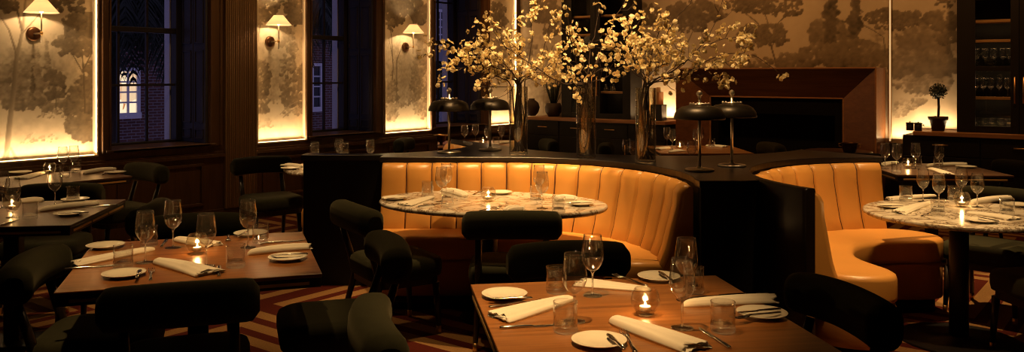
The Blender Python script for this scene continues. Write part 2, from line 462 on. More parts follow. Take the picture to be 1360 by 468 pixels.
# reeded pilaster between the first window and the second mural
pl0, pl1 = wall_y(297), wall_y(339)
b = MB(); b.box(XL, XL + .03, pl0, pl1, .165, 3.8)
n = 17
for k in range(n):
    yc = pl0 + (pl1 - pl0) * (k + .5) / n; rr = (pl1 - pl0) / n * .46
    ring = lambda z: [(XL + .03 + rr * math.sin(PI * j / 8), yc + rr * math.cos(PI * j / 8), z) for j in range(9)]
    b.loops([ring(.165), ring(3.8)], True, (False, False), closed=False)
struct(b.build('trim_4', MAT['reed_wood']))

# ------------------------------------------------------------------ windows, shutters
GX = -8.28
for i, (y0, y1) in enumerate(WINS):
    ya, yb = y0 + .03, y1 - .085
    f = MB()
    f.box(GX - .06, GX + .05, y0, ya, SILL + .04, 3.2); f.box(GX - .06, GX + .05, yb, y1, SILL + .04, 3.2)
    f.box(GX - .06, GX + .05, ya, yb, SILL, SILL + .05); f.box(GX - .06, GX + .05, ya, yb, 3.15, 3.2)
    win = struct(f.build('window_%d' % (i + 1), MAT['paint_dark'], bevel=.006))
    MB().box(GX - .03, GX + .045, ya, yb, 1.975, 2.03).build('meeting_rail', MAT['paint_dark'], win, bevel=.006)
    for k in (1, 2):
        yc = ya + (yb - ya) * k / 3
        MB().box(GX - .012, GX + .02, yc - .011, yc + .011, SILL + .05, 3.15).build('window_muntin', MAT['paint_dark'], win, bevel=.003)
    for h in (1.443, 2.58):
        MB().box(GX - .0125, GX + .0205, ya, yb, h - .011, h + .011).build('window_muntin', MAT['paint_dark'], win, bevel=.003)
    MB().box(GX - .004, GX + .002, ya, yb, SILL + .05, 3.15).build('window_pane', MAT['pane'], win)
    s = MB().box(GX + .05, XL + .05, y0 + .002, y1 - .002, SILL, SILL + .028)
    s.box(XL + .001, XL + .05, y0 - .06, y1 + .06, SILL + .001, SILL + .0285); s.build('window_sill', MAT['panel_wood'], win, bevel=.006)
    r = MB().box(GX - .16, GX - .06, yb - .012, yb + .08, SILL - .05, 3.25)
    r.build('outer_reveal', MAT['white_ext'], win)
LAB = ['slate painted folding shutter in the deep reveal of the window beside the first mural',
       'slate painted folding shutter in the reveal of the window with the white sash opposite',
       'slate painted folding shutter in the reveal of the window behind the blossom']
for i, (y0, y1) in enumerate(WINS):
    t = thing('window_shutter', LAB[i], 'shutter', (0, 0, SILL + .029), 0, 'interior window shutters')
    xs = (GX + .055, (GX + .055 + XL - .01) / 2, XL - .01)
    for a, c in ((xs[0], xs[1] - .004), (xs[1] + .004, xs[2])):
        m = MB(); m.box(a, c, y1 - .032, y1 - .003, 0, 2.3)
        for z0, z1 in ((.04, .14), (.2, .95), (1.02, 1.55), (1.62, 2.24)):
            for p, q, u, v in ((a + .03, c - .03, z0, z0 + .014), (a + .03, c - .03, z1 - .014, z1), (a + .03, a + .044, z0, z1), (c - .044, c - .03, z0, z1)):
                m.box(p, q, y1 - .041, y1 - .031, u, v)
        m.build('shutter_leaf', MAT['shutter'], t, bevel=.003)

# ------------------------------------------------------------------ painted murals
def fbm(nr, nc, cell, seed, octs=4):
    rg = np.random.RandomState(seed); out = np.zeros((nr, nc)); amp = 1.0; tot = 0
    for o in range(octs):
        c = max(2.0, cell / 2 ** o)
        gr, gc = int(nr / c) + 3, int(nc / c) + 3
        g = rg.rand(gr, gc)
        y = np.arange(nr) / c; x = np.arange(nc) / c
        yi = y.astype(int); xi = x.astype(int); fy = (y - yi)[:, None]; fx = (x - xi)[None, :]
        fy = fy * fy * (3 - 2 * fy); fx = fx * fx * (3 - 2 * fx)
        v = (g[yi][:, xi] * (1 - fx) + g[yi][:, xi + 1] * fx) * (1 - fy) + (g[yi + 1][:, xi] * (1 - fx) + g[yi + 1][:, xi + 1] * fx) * fy
        out += v * amp; tot += amp; amp *= .55
    return out / tot
class Paint:
    def __init__(s, a0, a1, h0, h1, res, seed, px2a, px2h):
        s.a0, s.a1, s.h0, s.h1 = a0, a1, h0, h1
        s.nc = max(8, int((a1 - a0) / res)); s.nr = max(8, int((h1 - h0) / res))
        s.A, s.H = np.meshgrid(np.linspace(a0, a1, s.nc), np.linspace(h0, h1, s.nr))
        s.res = (a1 - a0) / (s.nc - 1)
        s.n1 = fbm(s.nr, s.nc, 7, seed, 3); s.n3 = fbm(s.nr, s.nc, 3.2, seed + 9, 2); s.n2 = fbm(s.nr, s.nc, 40, seed + 1)
        s.val = .86 + .12 * (s.n2 - .5); s.lift = 0.0
        s.rg = random.Random(seed); s.px2a = px2a; s.px2h = px2h
    def loc(s, px, py):
        return s.px2a(px), s.px2h(px, py)
    def size(s, px, py):
        return abs(s.px2a(px + 1) - s.px2a(px)), abs(s.px2h(px, py + 1) - s.px2h(px, py))
    def blob(s, a, h, r, tone, alpha=.9, hard=8.0):
        j0, j1 = int((a - 1.5 * r - s.a0) / s.res), int((a + 1.5 * r - s.a0) / s.res) + 2
        i0, i1 = int((h - 1.5 * r - s.h0) / s.res), int((h + 1.5 * r - s.h0) / s.res) + 2
        j0, i0 = max(0, j0), max(0, i0)
        if j1 <= j0 or i1 <= i0 or j0 >= s.nc or i0 >= s.nr: return
        A, H = s.A[i0:i1, j0:j1], s.H[i0:i1, j0:j1]; n = s.n1[i0:i1, j0:j1]
        u, v = (A - a) / r, (H - h) / (r * .85)
        d = np.sqrt(u * u + v * v) + (n - .5) * 1.1 + (s.n3[i0:i1, j0:j1] - .5) * .8
        m = np.clip((1 - d) * hard, 0, 1) * alpha
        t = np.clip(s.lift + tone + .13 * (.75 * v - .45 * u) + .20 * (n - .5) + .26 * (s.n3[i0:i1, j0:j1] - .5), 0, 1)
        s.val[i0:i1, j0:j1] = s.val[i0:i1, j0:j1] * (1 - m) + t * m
    def fol(s, px, py, rx, ry, tone, n, alpha=.85, rel=.34):
        a, h = s.loc(px, py); sa, sh = s.size(px, py); ra, rh = rx * sa, ry * sh
        pts = []
        for k in range(n):
            t = s.rg.random() * 2 * PI; q = math.sqrt(s.rg.random())
            pts.append((a + ra * q * math.cos(t), h + rh * q * math.sin(t)))
        pts.sort(key=lambda p: -p[1])
        for x, y in pts:
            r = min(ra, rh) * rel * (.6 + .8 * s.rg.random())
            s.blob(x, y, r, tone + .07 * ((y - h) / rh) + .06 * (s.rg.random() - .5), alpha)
    def line(s, pts, w0, w1, tone, alpha=.9):
        P = [s.loc(*p) for p in pts]; sa, _ = s.size(*pts[0])
        tot = 0
        for i in range(len(P) - 1):
            n = max(2, int(math.hypot(P[i + 1][0] - P[i][0], P[i + 1][1] - P[i][1]) / s.res * 1.3))
            for k in range(n):
                f = k / n; g = (i + f) / (len(P) - 1)
                a = P[i][0] + (P[i + 1][0] - P[i][0]) * f; h = P[i][1] + (P[i + 1][1] - P[i][1]) * f
                r = max(s.res * .7, (w0 + (w1 - w0) * g) * sa / 2)
                j0, j1 = max(0, int((a - r - s.a0) / s.res)), int((a + r - s.a0) / s.res) + 2
                i0, i1 = max(0, int((h - r - s.h0) / s.res)), int((h + r - s.h0) / s.res) + 2
                if i0 >= s.nr or j0 >= s.nc or j1 <= 0 or i1 <= 0: continue
                A, H = s.A[i0:i1, j0:j1], s.H[i0:i1, j0:j1]
                m = np.clip((1 - np.sqrt((A - a) ** 2 + (H - h) ** 2) / r) * 2.5, 0, 1) * alpha
                t = tone + .10 * np.clip((A - a) / r, -1, 1)
                s.val[i0:i1, j0:j1] = s.val[i0:i1, j0:j1] * (1 - m) + t * m
    def ground(s, px, py, tone, depth=.5):
        _, h = s.loc(px, py)
        hh = h + .10 * (s.n2 - .5)
        m = np.clip((hh - s.H) / .05, 0, 1) * depth
        t = tone + .16 * (s.n1 - .5) + .10 * (s.n2 - .5)
        s.val = s.val * (1 - m) + t * m
    def cypress(s, px, y0, y1, wid, tone):
        for k in range(26):
            f = k / 25; py = y0 + (y1 - y0) * f
            a, h = s.loc(px + s.rg.uniform(-.12, .12) * wid, py); sa, sh = s.size(px, py)
            r = wid * sa * (.22 + .32 * min(1, (1 - f) * 1.6) * (1 if f < .93 else .5))
            s.blob(a, h, r, tone + s.rg.uniform(-.05, .05), .9)
    def mesh(s, name, plane, pos, parent=None):
        v = np.clip(s.val + .06 * (s.n1 - .5), 0, 1)[..., None]
        dark = np.array([.045, .036, .026]); mid = np.array([.20, .155, .105]); pap = np.array([.62, .52, .385])
        c = np.where(v < .5, dark + (mid - dark) * v * 2, mid + (pap - mid) * (v - .5) * 2)
        A, H = s.A.ravel(), s.H.ravel()
        co = np.empty((A.size, 3))
        if plane == 'x': co[:, 0] = pos; co[:, 1] = A
        else: co[:, 1] = pos; co[:, 0] = A
        co[:, 2] = H
        q = np.arange(A.size).reshape(s.nr, s.nc)
        fs = np.stack([q[:-1, :-1], q[:-1, 1:], q[1:, 1:], q[1:, :-1]], -1).reshape(-1, 4)
        if plane == 'y': pass
        me = bpy.data.meshes.new(name)
        me.vertices.add(A.size); me.vertices.foreach_set('co', co.ravel())
        me.loops.add(fs.size); me.loops.foreach_set('vertex_index', fs.ravel())
        me.polygons.add(len(fs)); me.polygons.foreach_set('loop_start', np.arange(len(fs)) * 4); me.polygons.foreach_set('loop_total', np.full(len(fs), 4))
        me.update(); me.validate()
        at_ = me.color_attributes.new('paint', 'FLOAT_COLOR', 'POINT')
        cc = np.ones((A.size, 4)); cc[:, :3] = c.reshape(-1, 3); at_.data.foreach_set('color', cc.ravel())
        me.materials.append(MAT['mural'])
        o = bpy.data.objects.new(name, me); COL.objects.link(o)
        if parent: o.parent = parent
        return o
def left_paint(y0, y1, seed):
    return Paint(y0, y1, PB + .012, PT - .012, .008, seed, lambda px: wall_y(px, RX), lambda px, py: wall_h(px, py, RX))
def mural_panel(i, label, draw):
    y0, y1 = PANS[i]
    t = thing('backlit_mural', label, 'mural', (0, 0, 0), 0, 'backlit mural panels on the window wall')
    f = MB(); q = .012
    f.box(RX, XL - .001, y0, y0 + q, PB, PT); f.box(RX, XL - .001, y1 - q, y1, PB, PT)
    f.box(RX, XL - .001, y0 + q, y1 - q, PB, PB + q); f.box(RX, XL - .001, y0 + q, y1 - q, PT - q, PT)
    f.build('panel_frame', MAT['cream'], t)
    MB().box(RX + .062, RX + .074, y0 + .03, y1 - .03, PB + q, PB + q + .008).build('light_strip', MAT['led'], t)
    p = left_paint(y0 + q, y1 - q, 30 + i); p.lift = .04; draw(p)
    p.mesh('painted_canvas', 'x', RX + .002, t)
    area_light('led_%d' % i, (RX + .070, (y0 + y1) / 2, PB + .03), (math.radians(180), math.radians(4), 0), .02, y1 - y0 - .06, 6.5 * (y1 - y0), GLOW)
    for sy, ys in ((-90, y0 + .025), (90, y1 - .025)):   # the frame's side strips
        area_light('led_side', (RX + .075, ys, 1.85), (R(sy), 0, 0), .015, 2.0, 2.0, GLOW)
def area_light(name, loc, rot, sx, sy, power, col, spread=180):
    d = bpy.data.lights.new(name, 'AREA'); d.shape = 'RECTANGLE'; d.size = sx; d.size_y = sy; d.energy = power; d.color = col; d.spread = R(spread)
    o = bpy.data.objects.new(name, d); COL.objects.link(o); o.location = loc; o.rotation_euler = rot
    return o
def point_light(name, loc, power, col, rad=.03):
    d = bpy.data.lights.new(name, 'POINT'); d.energy = power; d.color = col; d.shadow_soft_size = rad
    o = bpy.data.objects.new(name, d); COL.objects.link(o); o.location = loc
    return o
def spot_light(name, loc, target, power, angle, blend=.6, col=WARM, rad=.03):
    d = bpy.data.lights.new(name, 'SPOT'); d.energy = power; d.color = col; d.shadow_soft_size = rad
    d.spot_size = R(angle); d.spot_blend = blend
    o = bpy.data.objects.new(name, d); COL.objects.link(o); o.location = loc
    o.rotation_euler = (Vector(target) - Vector(loc)).to_track_quat('-Z', 'Y').to_euler()
    return o

def draw1(p):
    p.fol(60, 90, 60, 40, .74, 60); p.cypress(62, 120, 52, 9, .66); p.cypress(50, 125, 62, 8, .68)
    p.fol(25, 110, 28, 34, .52, 70); p.fol(66, 128, 16, 26, .50, 40); p.fol(40, 122, 20, 18, .5, 30)
    p.cypress(43, 130, 88, 7, .42)
    p.ground(60, 148, .84, .85)
    p.fol(73, 112, 13, 20, .36, 46); p.line([(74, 145), (74, 120)], 2.2, 1.6, .3)
    p.fol(72, 153, 24, 5, .55, 30); p.fol(78, 148, 10, 4, .5, 12)
    p.fol(45, 182, 10, 6, .66, 12); p.fol(66, 184, 11, 6, .6, 12); p.fol(38, 186, 14, 5, .72, 12)
    p.fol(112, 150, 22, 36, .34, 130); p.fol(92, 150, 6, 28, .36, 40); p.fol(120, 120, 14, 40, .3, 70)
    p.line([(113, 150), (111, 95), (108, 60)], 3, 2, .22); p.line([(111, 98), (95, 70), (88, 60)], 2.2, 1.2, .26); p.line([(112, 90), (124, 66)], 2, 1.2, .25)
    p.fol(92, 58, 18, 14, .40, 60); p.fol(112, 40, 24, 20, .30, 110); p.fol(108, 62, 24, 12, .38, 60); p.fol(100, 28, 16, 12, .34, 40)
    p.line([(8, 214), (12, 170), (18, 120), (22, 76), (24, 64)], 9, 6.5, .55); p.line([(24, 68), (30, 40), (33, 10), (34, -8)], 6, 3.2, .56)
    p.line([(22, 72), (12, 40), (2, 24)], 4.5, 2, .5); p.line([(29, 40), (22, 10), (18, -8)], 4.5, 2.5, .3); p.line([(30, 44), (46, 26), (56, 14)], 3, 1.4, .52)
    p.line([(4, 212), (12, 196)], 6, 3, .6); p.line([(22, 212), (14, 196)], 6, 3, .6)
    p.fol(90, 6, 26, 10, .26, 70); p.fol(10, 4, 14, 12, .3, 40)
def draw2(p):
    p.fol(372, 80, 34, 46, .74, 60)
    p.fol(346, 118, 12, 36, .42, 70); p.fol(352, 104, 8, 22, .4, 36)
    p.fol(384, 62, 9, 22, .56, 46); p.fol(382, 90, 10, 14, .48, 30); p.line([(382, 140), (382, 92)], 2, 1.2, .4)
    p.fol(400, 118, 10, 32, .38, 70); p.fol(384, 126, 11, 18, .42, 46)
    p.ground(370, 146, .80, .7)
    p.fol(388, 148, 16, 6, .56, 30); p.fol(352, 166, 12, 7, .62, 20); p.line([(372, 152), (384, 140), (396, 134)], 1.4, .8, .6); p.line([(376, 156), (388, 146), (400, 142)], 1.4, .8, .55)
    p.line([(340, 70), (346, 30), (352, 0)], 2.5, 2, .45)
    p.fol(350, 12, 18, 14, .30, 80); p.fol(394, 16, 14, 16, .32, 70); p.fol(372, 2, 24, 8, .34, 50); p.fol(345, 24, 10, 8, .4, 24)
def draw3(p):
    p.fol(545, 90, 30, 40, .72, 50)
    p.line([(518, 150), (522, 90), (520, 50), (516, 20)], 1.8, 1.2, .42); p.line([(526, 150), (527, 80), (536, 56)], 1.8, 1, .42); p.line([(522, 80), (516, 50)], 1.4, .8, .45)
    p.fol(520, 130, 9, 34, .50, 60); p.fol(560, 110, 12, 40, .48, 80); p.fol(562, 70, 9, 16, .52, 30)
    p.ground(540, 148, .78, .6)
    p.fol(520, 150, 8, 12, .56, 24); p.fol(558, 146, 10, 12, .55, 30)
    p.fol(525, 14, 14, 18, .30, 80); p.fol(556, 14, 12, 16, .34, 60); p.fol(540, 4, 20, 8, .32, 50); p.fol(518, 34, 8, 8, .4, 20)
def draw4(p):
    p.fol(672, 60, 22, 40, .6, 50); p.ground(670, 130, .8, .6); p.fol(660, 20, 14, 16, .34, 50)
    p.line([(676, 150), (672, 90), (668, 30)], 1.6, 1, .42)
mural_panel(0, 'widest glowing mural panel, misty trees under the largest sconce', draw1)
mural_panel(1, 'tall narrow glowing mural panel between reeded pilaster and window', draw2)
mural_panel(2, 'glowing mural panel with slender trunks under the smallest sconce', draw3)
mural_panel(3, 'farthest glowing mural panel, partly hidden behind the tall glass vase', draw4)

def sconce(label, px_rod, px_plate, py_bottom):
    X = XL + .10; yr = wall_y(px_rod, X); k = X / (CT * (px_rod - CX) / F - ST)
    hb = EYE + (HZ - py_bottom) / F * k
    t = thing('wall_sconce', label, 'wall lamp', (RX + .002, yr, hb), 0, 'linen shaded brass sconces on the mural panels')
    yp = wall_y(px_plate, RX + .03) - yr; d = X - (RX + .002); zp = -.175
    M = Matrix.Translation((0, yp, zp)) @ Matrix.Rotation(PI / 2, 4, 'Y')
    m = MB(); m.lathe([(0, 0), (.058, 0), (.062, .006), (.060, .018), (.045, .022), (0, .024)], 28)
    m.v = [tuple(M @ Vector(p)) for p in m.v]; m.build('wall_plate', MAT['bronze'], t)
    MB().tube([(.02, yp, zp), (d * .6, yp * .4, zp), (d, 0, zp)], .007, 10).build('arm', MAT['chrome'], t)
    MB().tube([(d, 0, -.26), (d, 0, .06)], .006, 10).build('rod', MAT['chrome'], t)
    m = MB(); m.lathe([(0, -.014), (.012, -.014), (.014, 0), (.010, .014), (0, .014)], 12, d, 0); m.v = [(x, y, z + zp) for x, y, z in m.v]; m.build('joint', MAT['brass'], t)
    m = MB(); m.lathe([(.138, 0), (.050, .108), (.048, .108), (.136, 0)], 40, d, 0, closed=True); m.build('lamp_shade', MAT['shade'], t)
    m = MB(); m.lathe([(0, .0), (.014, .005), (.02, .03), (.012, .05), (0, .055)], 16, d, 0); m.build('bulb', emit('bulb', (1, .7, .38), 14), t)
    point_light('sconce_glow', (X, yr, hb + .055), 13, GLOW, .02)
sconce('largest linen shaded sconce, on the widest mural panel', 55, 46, 17)
sconce('linen shaded sconce on the narrow mural beside the reeded pilaster', 370, 360, 33.5)
sconce('smallest linen shaded sconce, on the mural nearest the blossom', 549, 540, 44)

# ------------------------------------------------------------------ back wall
bp_ = Paint(XL + .02, -1.60, .78, 3.1, .0125, 77, lambda px: back_x(px, YB), lambda px, py: back_h(px, py, YB))
p = bp_
p.val -= .10
p.fol(720, 90, 40, 40, .66, 60); p.fol(1180, 60, 120, 20, .62, 80)
p.line([(736, 150), (733, 100), (726, 60)], 2, 1.2, .4); p.line([(722, 150), (724, 90), (735, 60)], 1.6, 1, .45); p.line([(730, 110), (744, 70)], 1.4, .8, .45)
p.fol(712, 16, 34, 16, .34, 120); p.fol(735, 38, 16, 10, .36, 46); p.fol(700, 60, 14, 12, .55, 30); p.fol(690, 8, 18, 14, .36, 50)
p.fol(858, 18, 18, 14, .42, 50); p.fol(860, 64, 14, 20, .50, 40); p.fol(880, 82, 22, 10, .5, 40)
p.fol(922, 18, 36, 16, .30, 130); p.fol(915, 36, 26, 8, .34, 60); p.line([(916, 80), (914, 56), (922, 38)], 2, 1.4, .35); p.line([(914, 58), (904, 42)], 1.4, 1, .38)
p.fol(1010, 6, 52, 10, .28, 150); p.fol(1040, 14, 26, 8, .28, 60); p.line([(1034, 95), (1024, 60), (1006, 30), (988, 16)], 3.2, 1.8, .24); p.line([(1026, 62), (1034, 30), (1050, 16)], 2, 1, .26); p.line([(1020, 50), (1020, 30), (1016, 18)], 1.6, 1, .26)
p.fol(1012, 44, 32, 12, .32, 110); p.fol(996, 56, 20, 8, .36, 50); p.fol(1030, 52, 18, 8, .34, 46)
p.fol(1048, 82, 18, 12, .40, 60); p.fol(1066, 84, 14, 10, .36, 40); p.fol(1000, 84, 24, 10, .44, 50)
p.fol(1100, 48, 22, 20, .40, 90); p.fol(1090, 72, 30, 14, .38, 90)
p.cypress(1104, 56, -30, 19, .27); p.cypress(1136, 60, -22, 17, .29)
p.fol(1130, 72, 34, 18, .36, 110); p.fol(1110, 80, 18, 12, .31, 50); p.fol(1165, 76, 20, 14, .42, 60)
p.fol(1176, 22, 30, 9, .28, 120); p.fol(1208, 24, 26, 9, .30, 90); p.fol(1196, 34, 36, 6, .34, 70)
p.line([(1176, 70), (1174, 50), (1160, 40), (1148, 34)], 2.4, 1.2, .28); p.line([(1200, 100), (1199, 66), (1206, 48), (1222, 40)], 2.2, 1.2, .28); p.line([(1198, 62), (1190, 44)], 1.8, 1, .3)
p.fol(1228, 60, 30, 22, .40, 130); p.fol(1252, 28, 18, 14, .34, 70); p.fol(1256, 50, 18, 9, .34, 50); p.line([(1268, 84), (1262, 66), (1252, 54)], 2, 1, .3)
p.fol(1205, 86, 24, 18, .44, 90); p.fol(1240, 90, 28, 20, .38, 100); p.fol(1225, 112, 40, 12, .50, 90); p.fol(1256, 4, 14, 6, .3, 30)
p.ground(1220, 128, .66, .5); p.fol(1205, 138, 18, 8, .56, 40); p.fol(1222, 132, 10, 7, .5, 24); p.fol(1195, 150, 10, 8, .6, 20)
p.line([(1030, 36), (1031, 30)], 1.6, .8, .3)
mb_ = thing('mural_wallpaper', 'dim amber mural of umbrella pines and cypresses above the mantel', 'mural')
bp_.mesh('painted_canvas', 'y', YB - .006, mb_)
def led_strip(label, x0, x1, z0, z1, Y=YB - .008):
    t = thing('light_strip', label, 'light strip', ((x0 + x1) / 2, Y - .004, z0), 0, 'slim light strips edging the back wall niches')
    MB().box(-(x1 - x0) / 2 - .006, (x1 - x0) / 2 + .006, -.016, 0, 0, z1 - z0).build('channel', MAT['brass'], t)
    MB().box(-(x1 - x0) / 2, (x1 - x0) / 2, -.021, -.0165, .002, z1 - z0 - .002).build('diffuser', MAT['led2'], t)
MAT['led2'] = emit('led_line', (1.0, .60, .26), .6)
xl = back_x(1183, YB)
led_strip('slim vertical light strip just past the end of the wooden mantel', xl - .008, xl + .008, .80, 3.1)
xm = back_x(839.5, YB - .2)
led_strip('slim vertical light strip against the cabinet behind the vases', -5.58, -5.56, .953, 1.22)
area_light('niche_glow', ((xl - 2.30) / 2, YB - .10, .83), (R(180) + R(-4), 0, 0), -2.30 - xl, .02, 3.0, GLOW)
area_light('niche_glow3', (-2.04, YB - .10, .962), (R(180) + R(-4), 0, 0), .44, .02, 4.0, GLOW)
area_light('niche_glow2', (-5.3, YB - .10, .98), (R(180) + R(-4), 0, 0), .5, .02, 10.0, GLOW)

# mantel: a deep mitred wooden frame round a black opening
t = thing('fireplace', 'wide mahogany fireplace surround with mitred frame and black opening', 'fireplace', (-3.775, YB - .007, 0))
x0, x1, i0, i1, H0, H1, yf, yi = -4.98 + 3.775, -2.57 + 3.775, -4.59 + 3.775, -2.97 + 3.775, 1.625, 1.276, -.395, -.22
def hexa(name, o0, o1, a0, a1):
    m = MB()   # o: outer edge ends (x, z), a: inner edge ends
    vs = [(o0[0], yf, o0[1]), (o1[0], yf, o1[1]), (a1[0], yi, a1[1]), (a0[0], yi, a0[1]), (o0[0], 0, o0[1]), (o1[0], 0, o1[1]), (a1[0], 0, a1[1]), (a0[0], 0, a0[1])]
    m.add(vs, [(0, 1, 2, 3), (7, 6, 5, 4), (0, 4, 5, 1), (1, 5, 6, 2), (2, 6, 7, 3), (3, 7, 4, 0)])
    return m.build(name, MAT['mantel_wood'], t, bevel=.003)
hexa('mantel_header', (x0, H0), (x1, H0), (i0, H1), (i1, H1))
hexa('jamb', (x0, 0), (x0, H0 - .001), (i0, 0), (i0, H1 - .001))
hexa('jamb', (x1, H0 - .001), (x1, 0), (i1, H1 - .001), (i1, 0))
for a, b_, c, d, e, f in ((x0 - .004, x1 + .004, yf - .008, yf + .01, H0 - .012, H0 + .006), (i0, i1, yi - .006, yi + .008, H1 - .008, H1 + .008),
                          (x1 - .012, x1 + .006, yf - .008, yf + .01, 0, H0 - .013), (i1 - .008, i1 + .008, yi - .006, yi + .008, 0, H1 - .009), (i0 - .008, i0 + .008, yi - .006, yi + .008, 0, H1 - .009)):
    MB().box(a, b_, c, d, e, f).build('edge_bead', MAT['counter_wood'], t, bevel=.002)
m = MB(); m.box(i0 + .01, i1 - .01, -.03, 0, 0, H1 - .01); m.box(i0 + .01, i0 + .10, -.2, -.031, 0, H1 - .01); m.box(i1 - .10, i1 - .01, -.2, -.031, 0, H1 - .01); m.box(i0 + .101, i1 - .101, -.2, -.031, H1 - .2, H1 - .01)
m.build('firebox', MAT['soot'], t)

# counters along the back wall
def counter(label, top_label, x0, x1, Yf, n, wood_from=None):
    t = thing('base_cabinet', label, 'cabinet', ((x0 + x1) / 2, YB - .01, 0), 0, 'black base cabinets on the back wall')
    hw = (x1 - x0) / 2; d = YB - .01 - Yf
    m = MB(); m.box(-hw, hw, -d + .02, 0, .08, .905); m.box(-hw + .03, hw - .03, -d + .06, 0, 0, .08); m.build('carcass', MAT['black'], t)
    for k in range(n):
        a = -hw + 2 * hw * k / n + .006; c = -hw + 2 * hw * (k + 1) / n - .006
        dr = MB().box(a, c, -d, -d + .018, .70, .895).build('drawer', MAT['black'], t, bevel=.003)
        MB().tube([((a + c) / 2 - .075, -d - .014, .815), ((a + c) / 2 + .075, -d - .014, .815)], .006, 8).build('handle', MAT['brass'], dr)
        do = MB().box(a, c, -d, -d + .018, .10, .69).build('door', MAT['black'], t, bevel=.003)
        MB().tube([(c - .03, -d - .014, .45), (c - .03, -d - .014, .62)], .006, 8).build('handle', MAT['brass'], do)
    w_ = MB(); wf = x0 if wood_from is None else wood_from
    w_.box(wf - .0, x1 + .01, Yf - .025, YB - .008, .907, .95)
    return tag(w_.build('worktop', MAT['counter_wood'], bevel=.003), top_label, 'worktop', 'oak worktops on the back wall')
counter('black base cabinet with brass pulls behind the flower vases', 'oak worktop behind the flower vases', -7.29, -5.10, 9.72, 4)
counter('black base cabinet with brass pulls beneath the topiary', 'oak worktop carrying the topiary and two jars', -2.29, 1.4, 9.72, 5, -2.18)

WG = {}     # filled by the tableware section below
def glazed_cabinet(label, x0, x1, Yf, z0=.952, z1=3.1):
    t = thing('display_cabinet', label, 'cabinet', ((x0 + x1) / 2, YB - .01, z0), 0, 'black glazed cabinets on the back wall')
    hw = (x1 - x0) / 2; d = YB - .01 - Yf; H = z1 - z0
    m = MB(); m.box(-hw, -hw + .03, -d + .03, 0, 0, H); m.box(hw - .03, hw, -d + .03, 0, 0, H); m.box(-hw + .03, hw - .03, -d + .03, 0, 0, .05); m.box(-hw + .03, hw - .03, -d + .03, 0, H - .05, H)
    m.box(-hw + .03, hw - .03, -.02, 0, .05, H - .05); m.box(-.012, .012, -d + .03, -.021, .05, H - .05); m.build('carcass', MAT['black'], t)
    for h in (1.305, 1.61, 1.895, 2.10, 2.35):
        for s in (-1, 1):
            a, c = (-hw + .031, -.013) if s < 0 else (.013, hw - .031)
            MB().box(a, c, -d + .06, -.021, h - z0 - .014, h - z0 + .014).build('shelf', MAT['shelf_wood'] if h != 1.61 else MAT['black'], t, bevel=.002)
    for s in (-1, 1):
        a, c = (-hw, -.003) if s < 0 else (.003, hw)
        wd = .17 if s < 0 else .12; wi = .075
        l, r_ = (a + wd, c - wi) if s < 0 else (a + wi, c - wd)
        m = MB(); m.box(a, l, -d, -d + .028, .0, H); m.box(r_, c, -d, -d + .028, .0, H); m.box(l, r_, -d, -d + .028, 0, .07); m.box(l, r_, -d, -d + .028, H - .07, H); m.box(l, r_, -d, -d + .028, 1.605 - z0 - .02, 1.605 - z0 + .03)
        dr = m.build('door', MAT['black'], t, bevel=.002)
        MB().box(l, r_, -d + .011, -d + .016, .07, H - .07).build('door_pane', MAT['cab_pane'], dr)
        hx = c - .035 if s < 0 else a + .035
        MB().tube([(hx, -d - .001, 1.26 - z0), (hx, -d - .022, 1.26 - z0), (hx, -d - .022, 1.52 - z0), (hx, -d - .001, 1.52 - z0)], .007, 8).build('handle', MAT['brass'], dr)
    return t
glazed_cabinet('black glazed cabinet of shelves standing behind the blossom', -6.79, -5.68, 9.85)
glazed_cabinet('black glazed cabinet of glassware beside the topiary', -1.79, -.66, 9.85)
for xa, xb in ((-6.73, -6.26), (-6.22, -5.72), (-1.73, -1.26), (-1.20, -.70)):
    for hz_ in (2.07, 1.87, 1.585, 1.285):
        area_light('cabinet_fill', ((xa + xb) / 2, 9.93, hz_), (R(20), 0, 0), xb - xa, .02, .2, WARM)  # unseen fill strips added inside to brighten shelves and glassware

# ------------------------------------------------------------------ the street outside at dusk
m = MB().box(-15.9, -15.5, 1.0, 15.6, -.6, 11)
bh = thing('brick_street_house', 'red brick house across the street with one lit window', 'building', (0, 0, 0))
m.build('brick_wall', MAT['brick'], bh)
def far_window(parent, y0, y1, h0, h1, X, lit, frame):
    f = MB(); g = .07
    f.box(X, X + .06, y0 - g, y0, h0 - g, h1 + g); f.box(X, X + .06, y1, y1 + g, h0 - g, h1 + g); f.box(X, X + .06, y0, y1, h1, h1 + g); f.box(X, X + .10, y0 - g, y1 + g, h0 - g - .04, h0)
    f.box(X + .01, X + .05, (y0 + y1) / 2 - .02, (y0 + y1) / 2 + .02, h0, h1)
    for k in (1, 2, 3): f.box(X + .01, X + .045, y0, y1, h0 + (h1 - h0) * k / 4 - .015, h0 + (h1 - h0) * k / 4 + .015)
    o = f.build('window', frame, parent)
    MB().box(X + .002, X + .015, y0, y1, h0, h1).build('window_pane', lit, o)
XS = -15.5
def lit_mat():
    m, t, out = nt('lit_room_view')
    tc = N(t, 'ShaderNodeTexCoord'); v = N(t, 'ShaderNodeTexVoronoi', i_Scale=3.2); L(t, tc.outputs['Object'], v.inputs['Vector'])
    r = N(t, 'ShaderNodeValToRGB'); e = r.color_ramp.elements; e[0].color = (.55, .22, .08, 1); e[1].color = (1.0, .80, .50, 1); e[0].position = .15; e[1].position = .7
    s = N(t, 'ShaderNodeSeparateColor'); L(t, v.outputs['Color'], s.inputs[0]); L(t, s.outputs[0], r.inputs[0])
    em = N(t, 'ShaderNodeEmission'); em.inputs[1].default_value = 1.0; L(t, r.outputs[0], em.inputs[0]); L(t, em.outputs[0], out.inputs[0]); return m
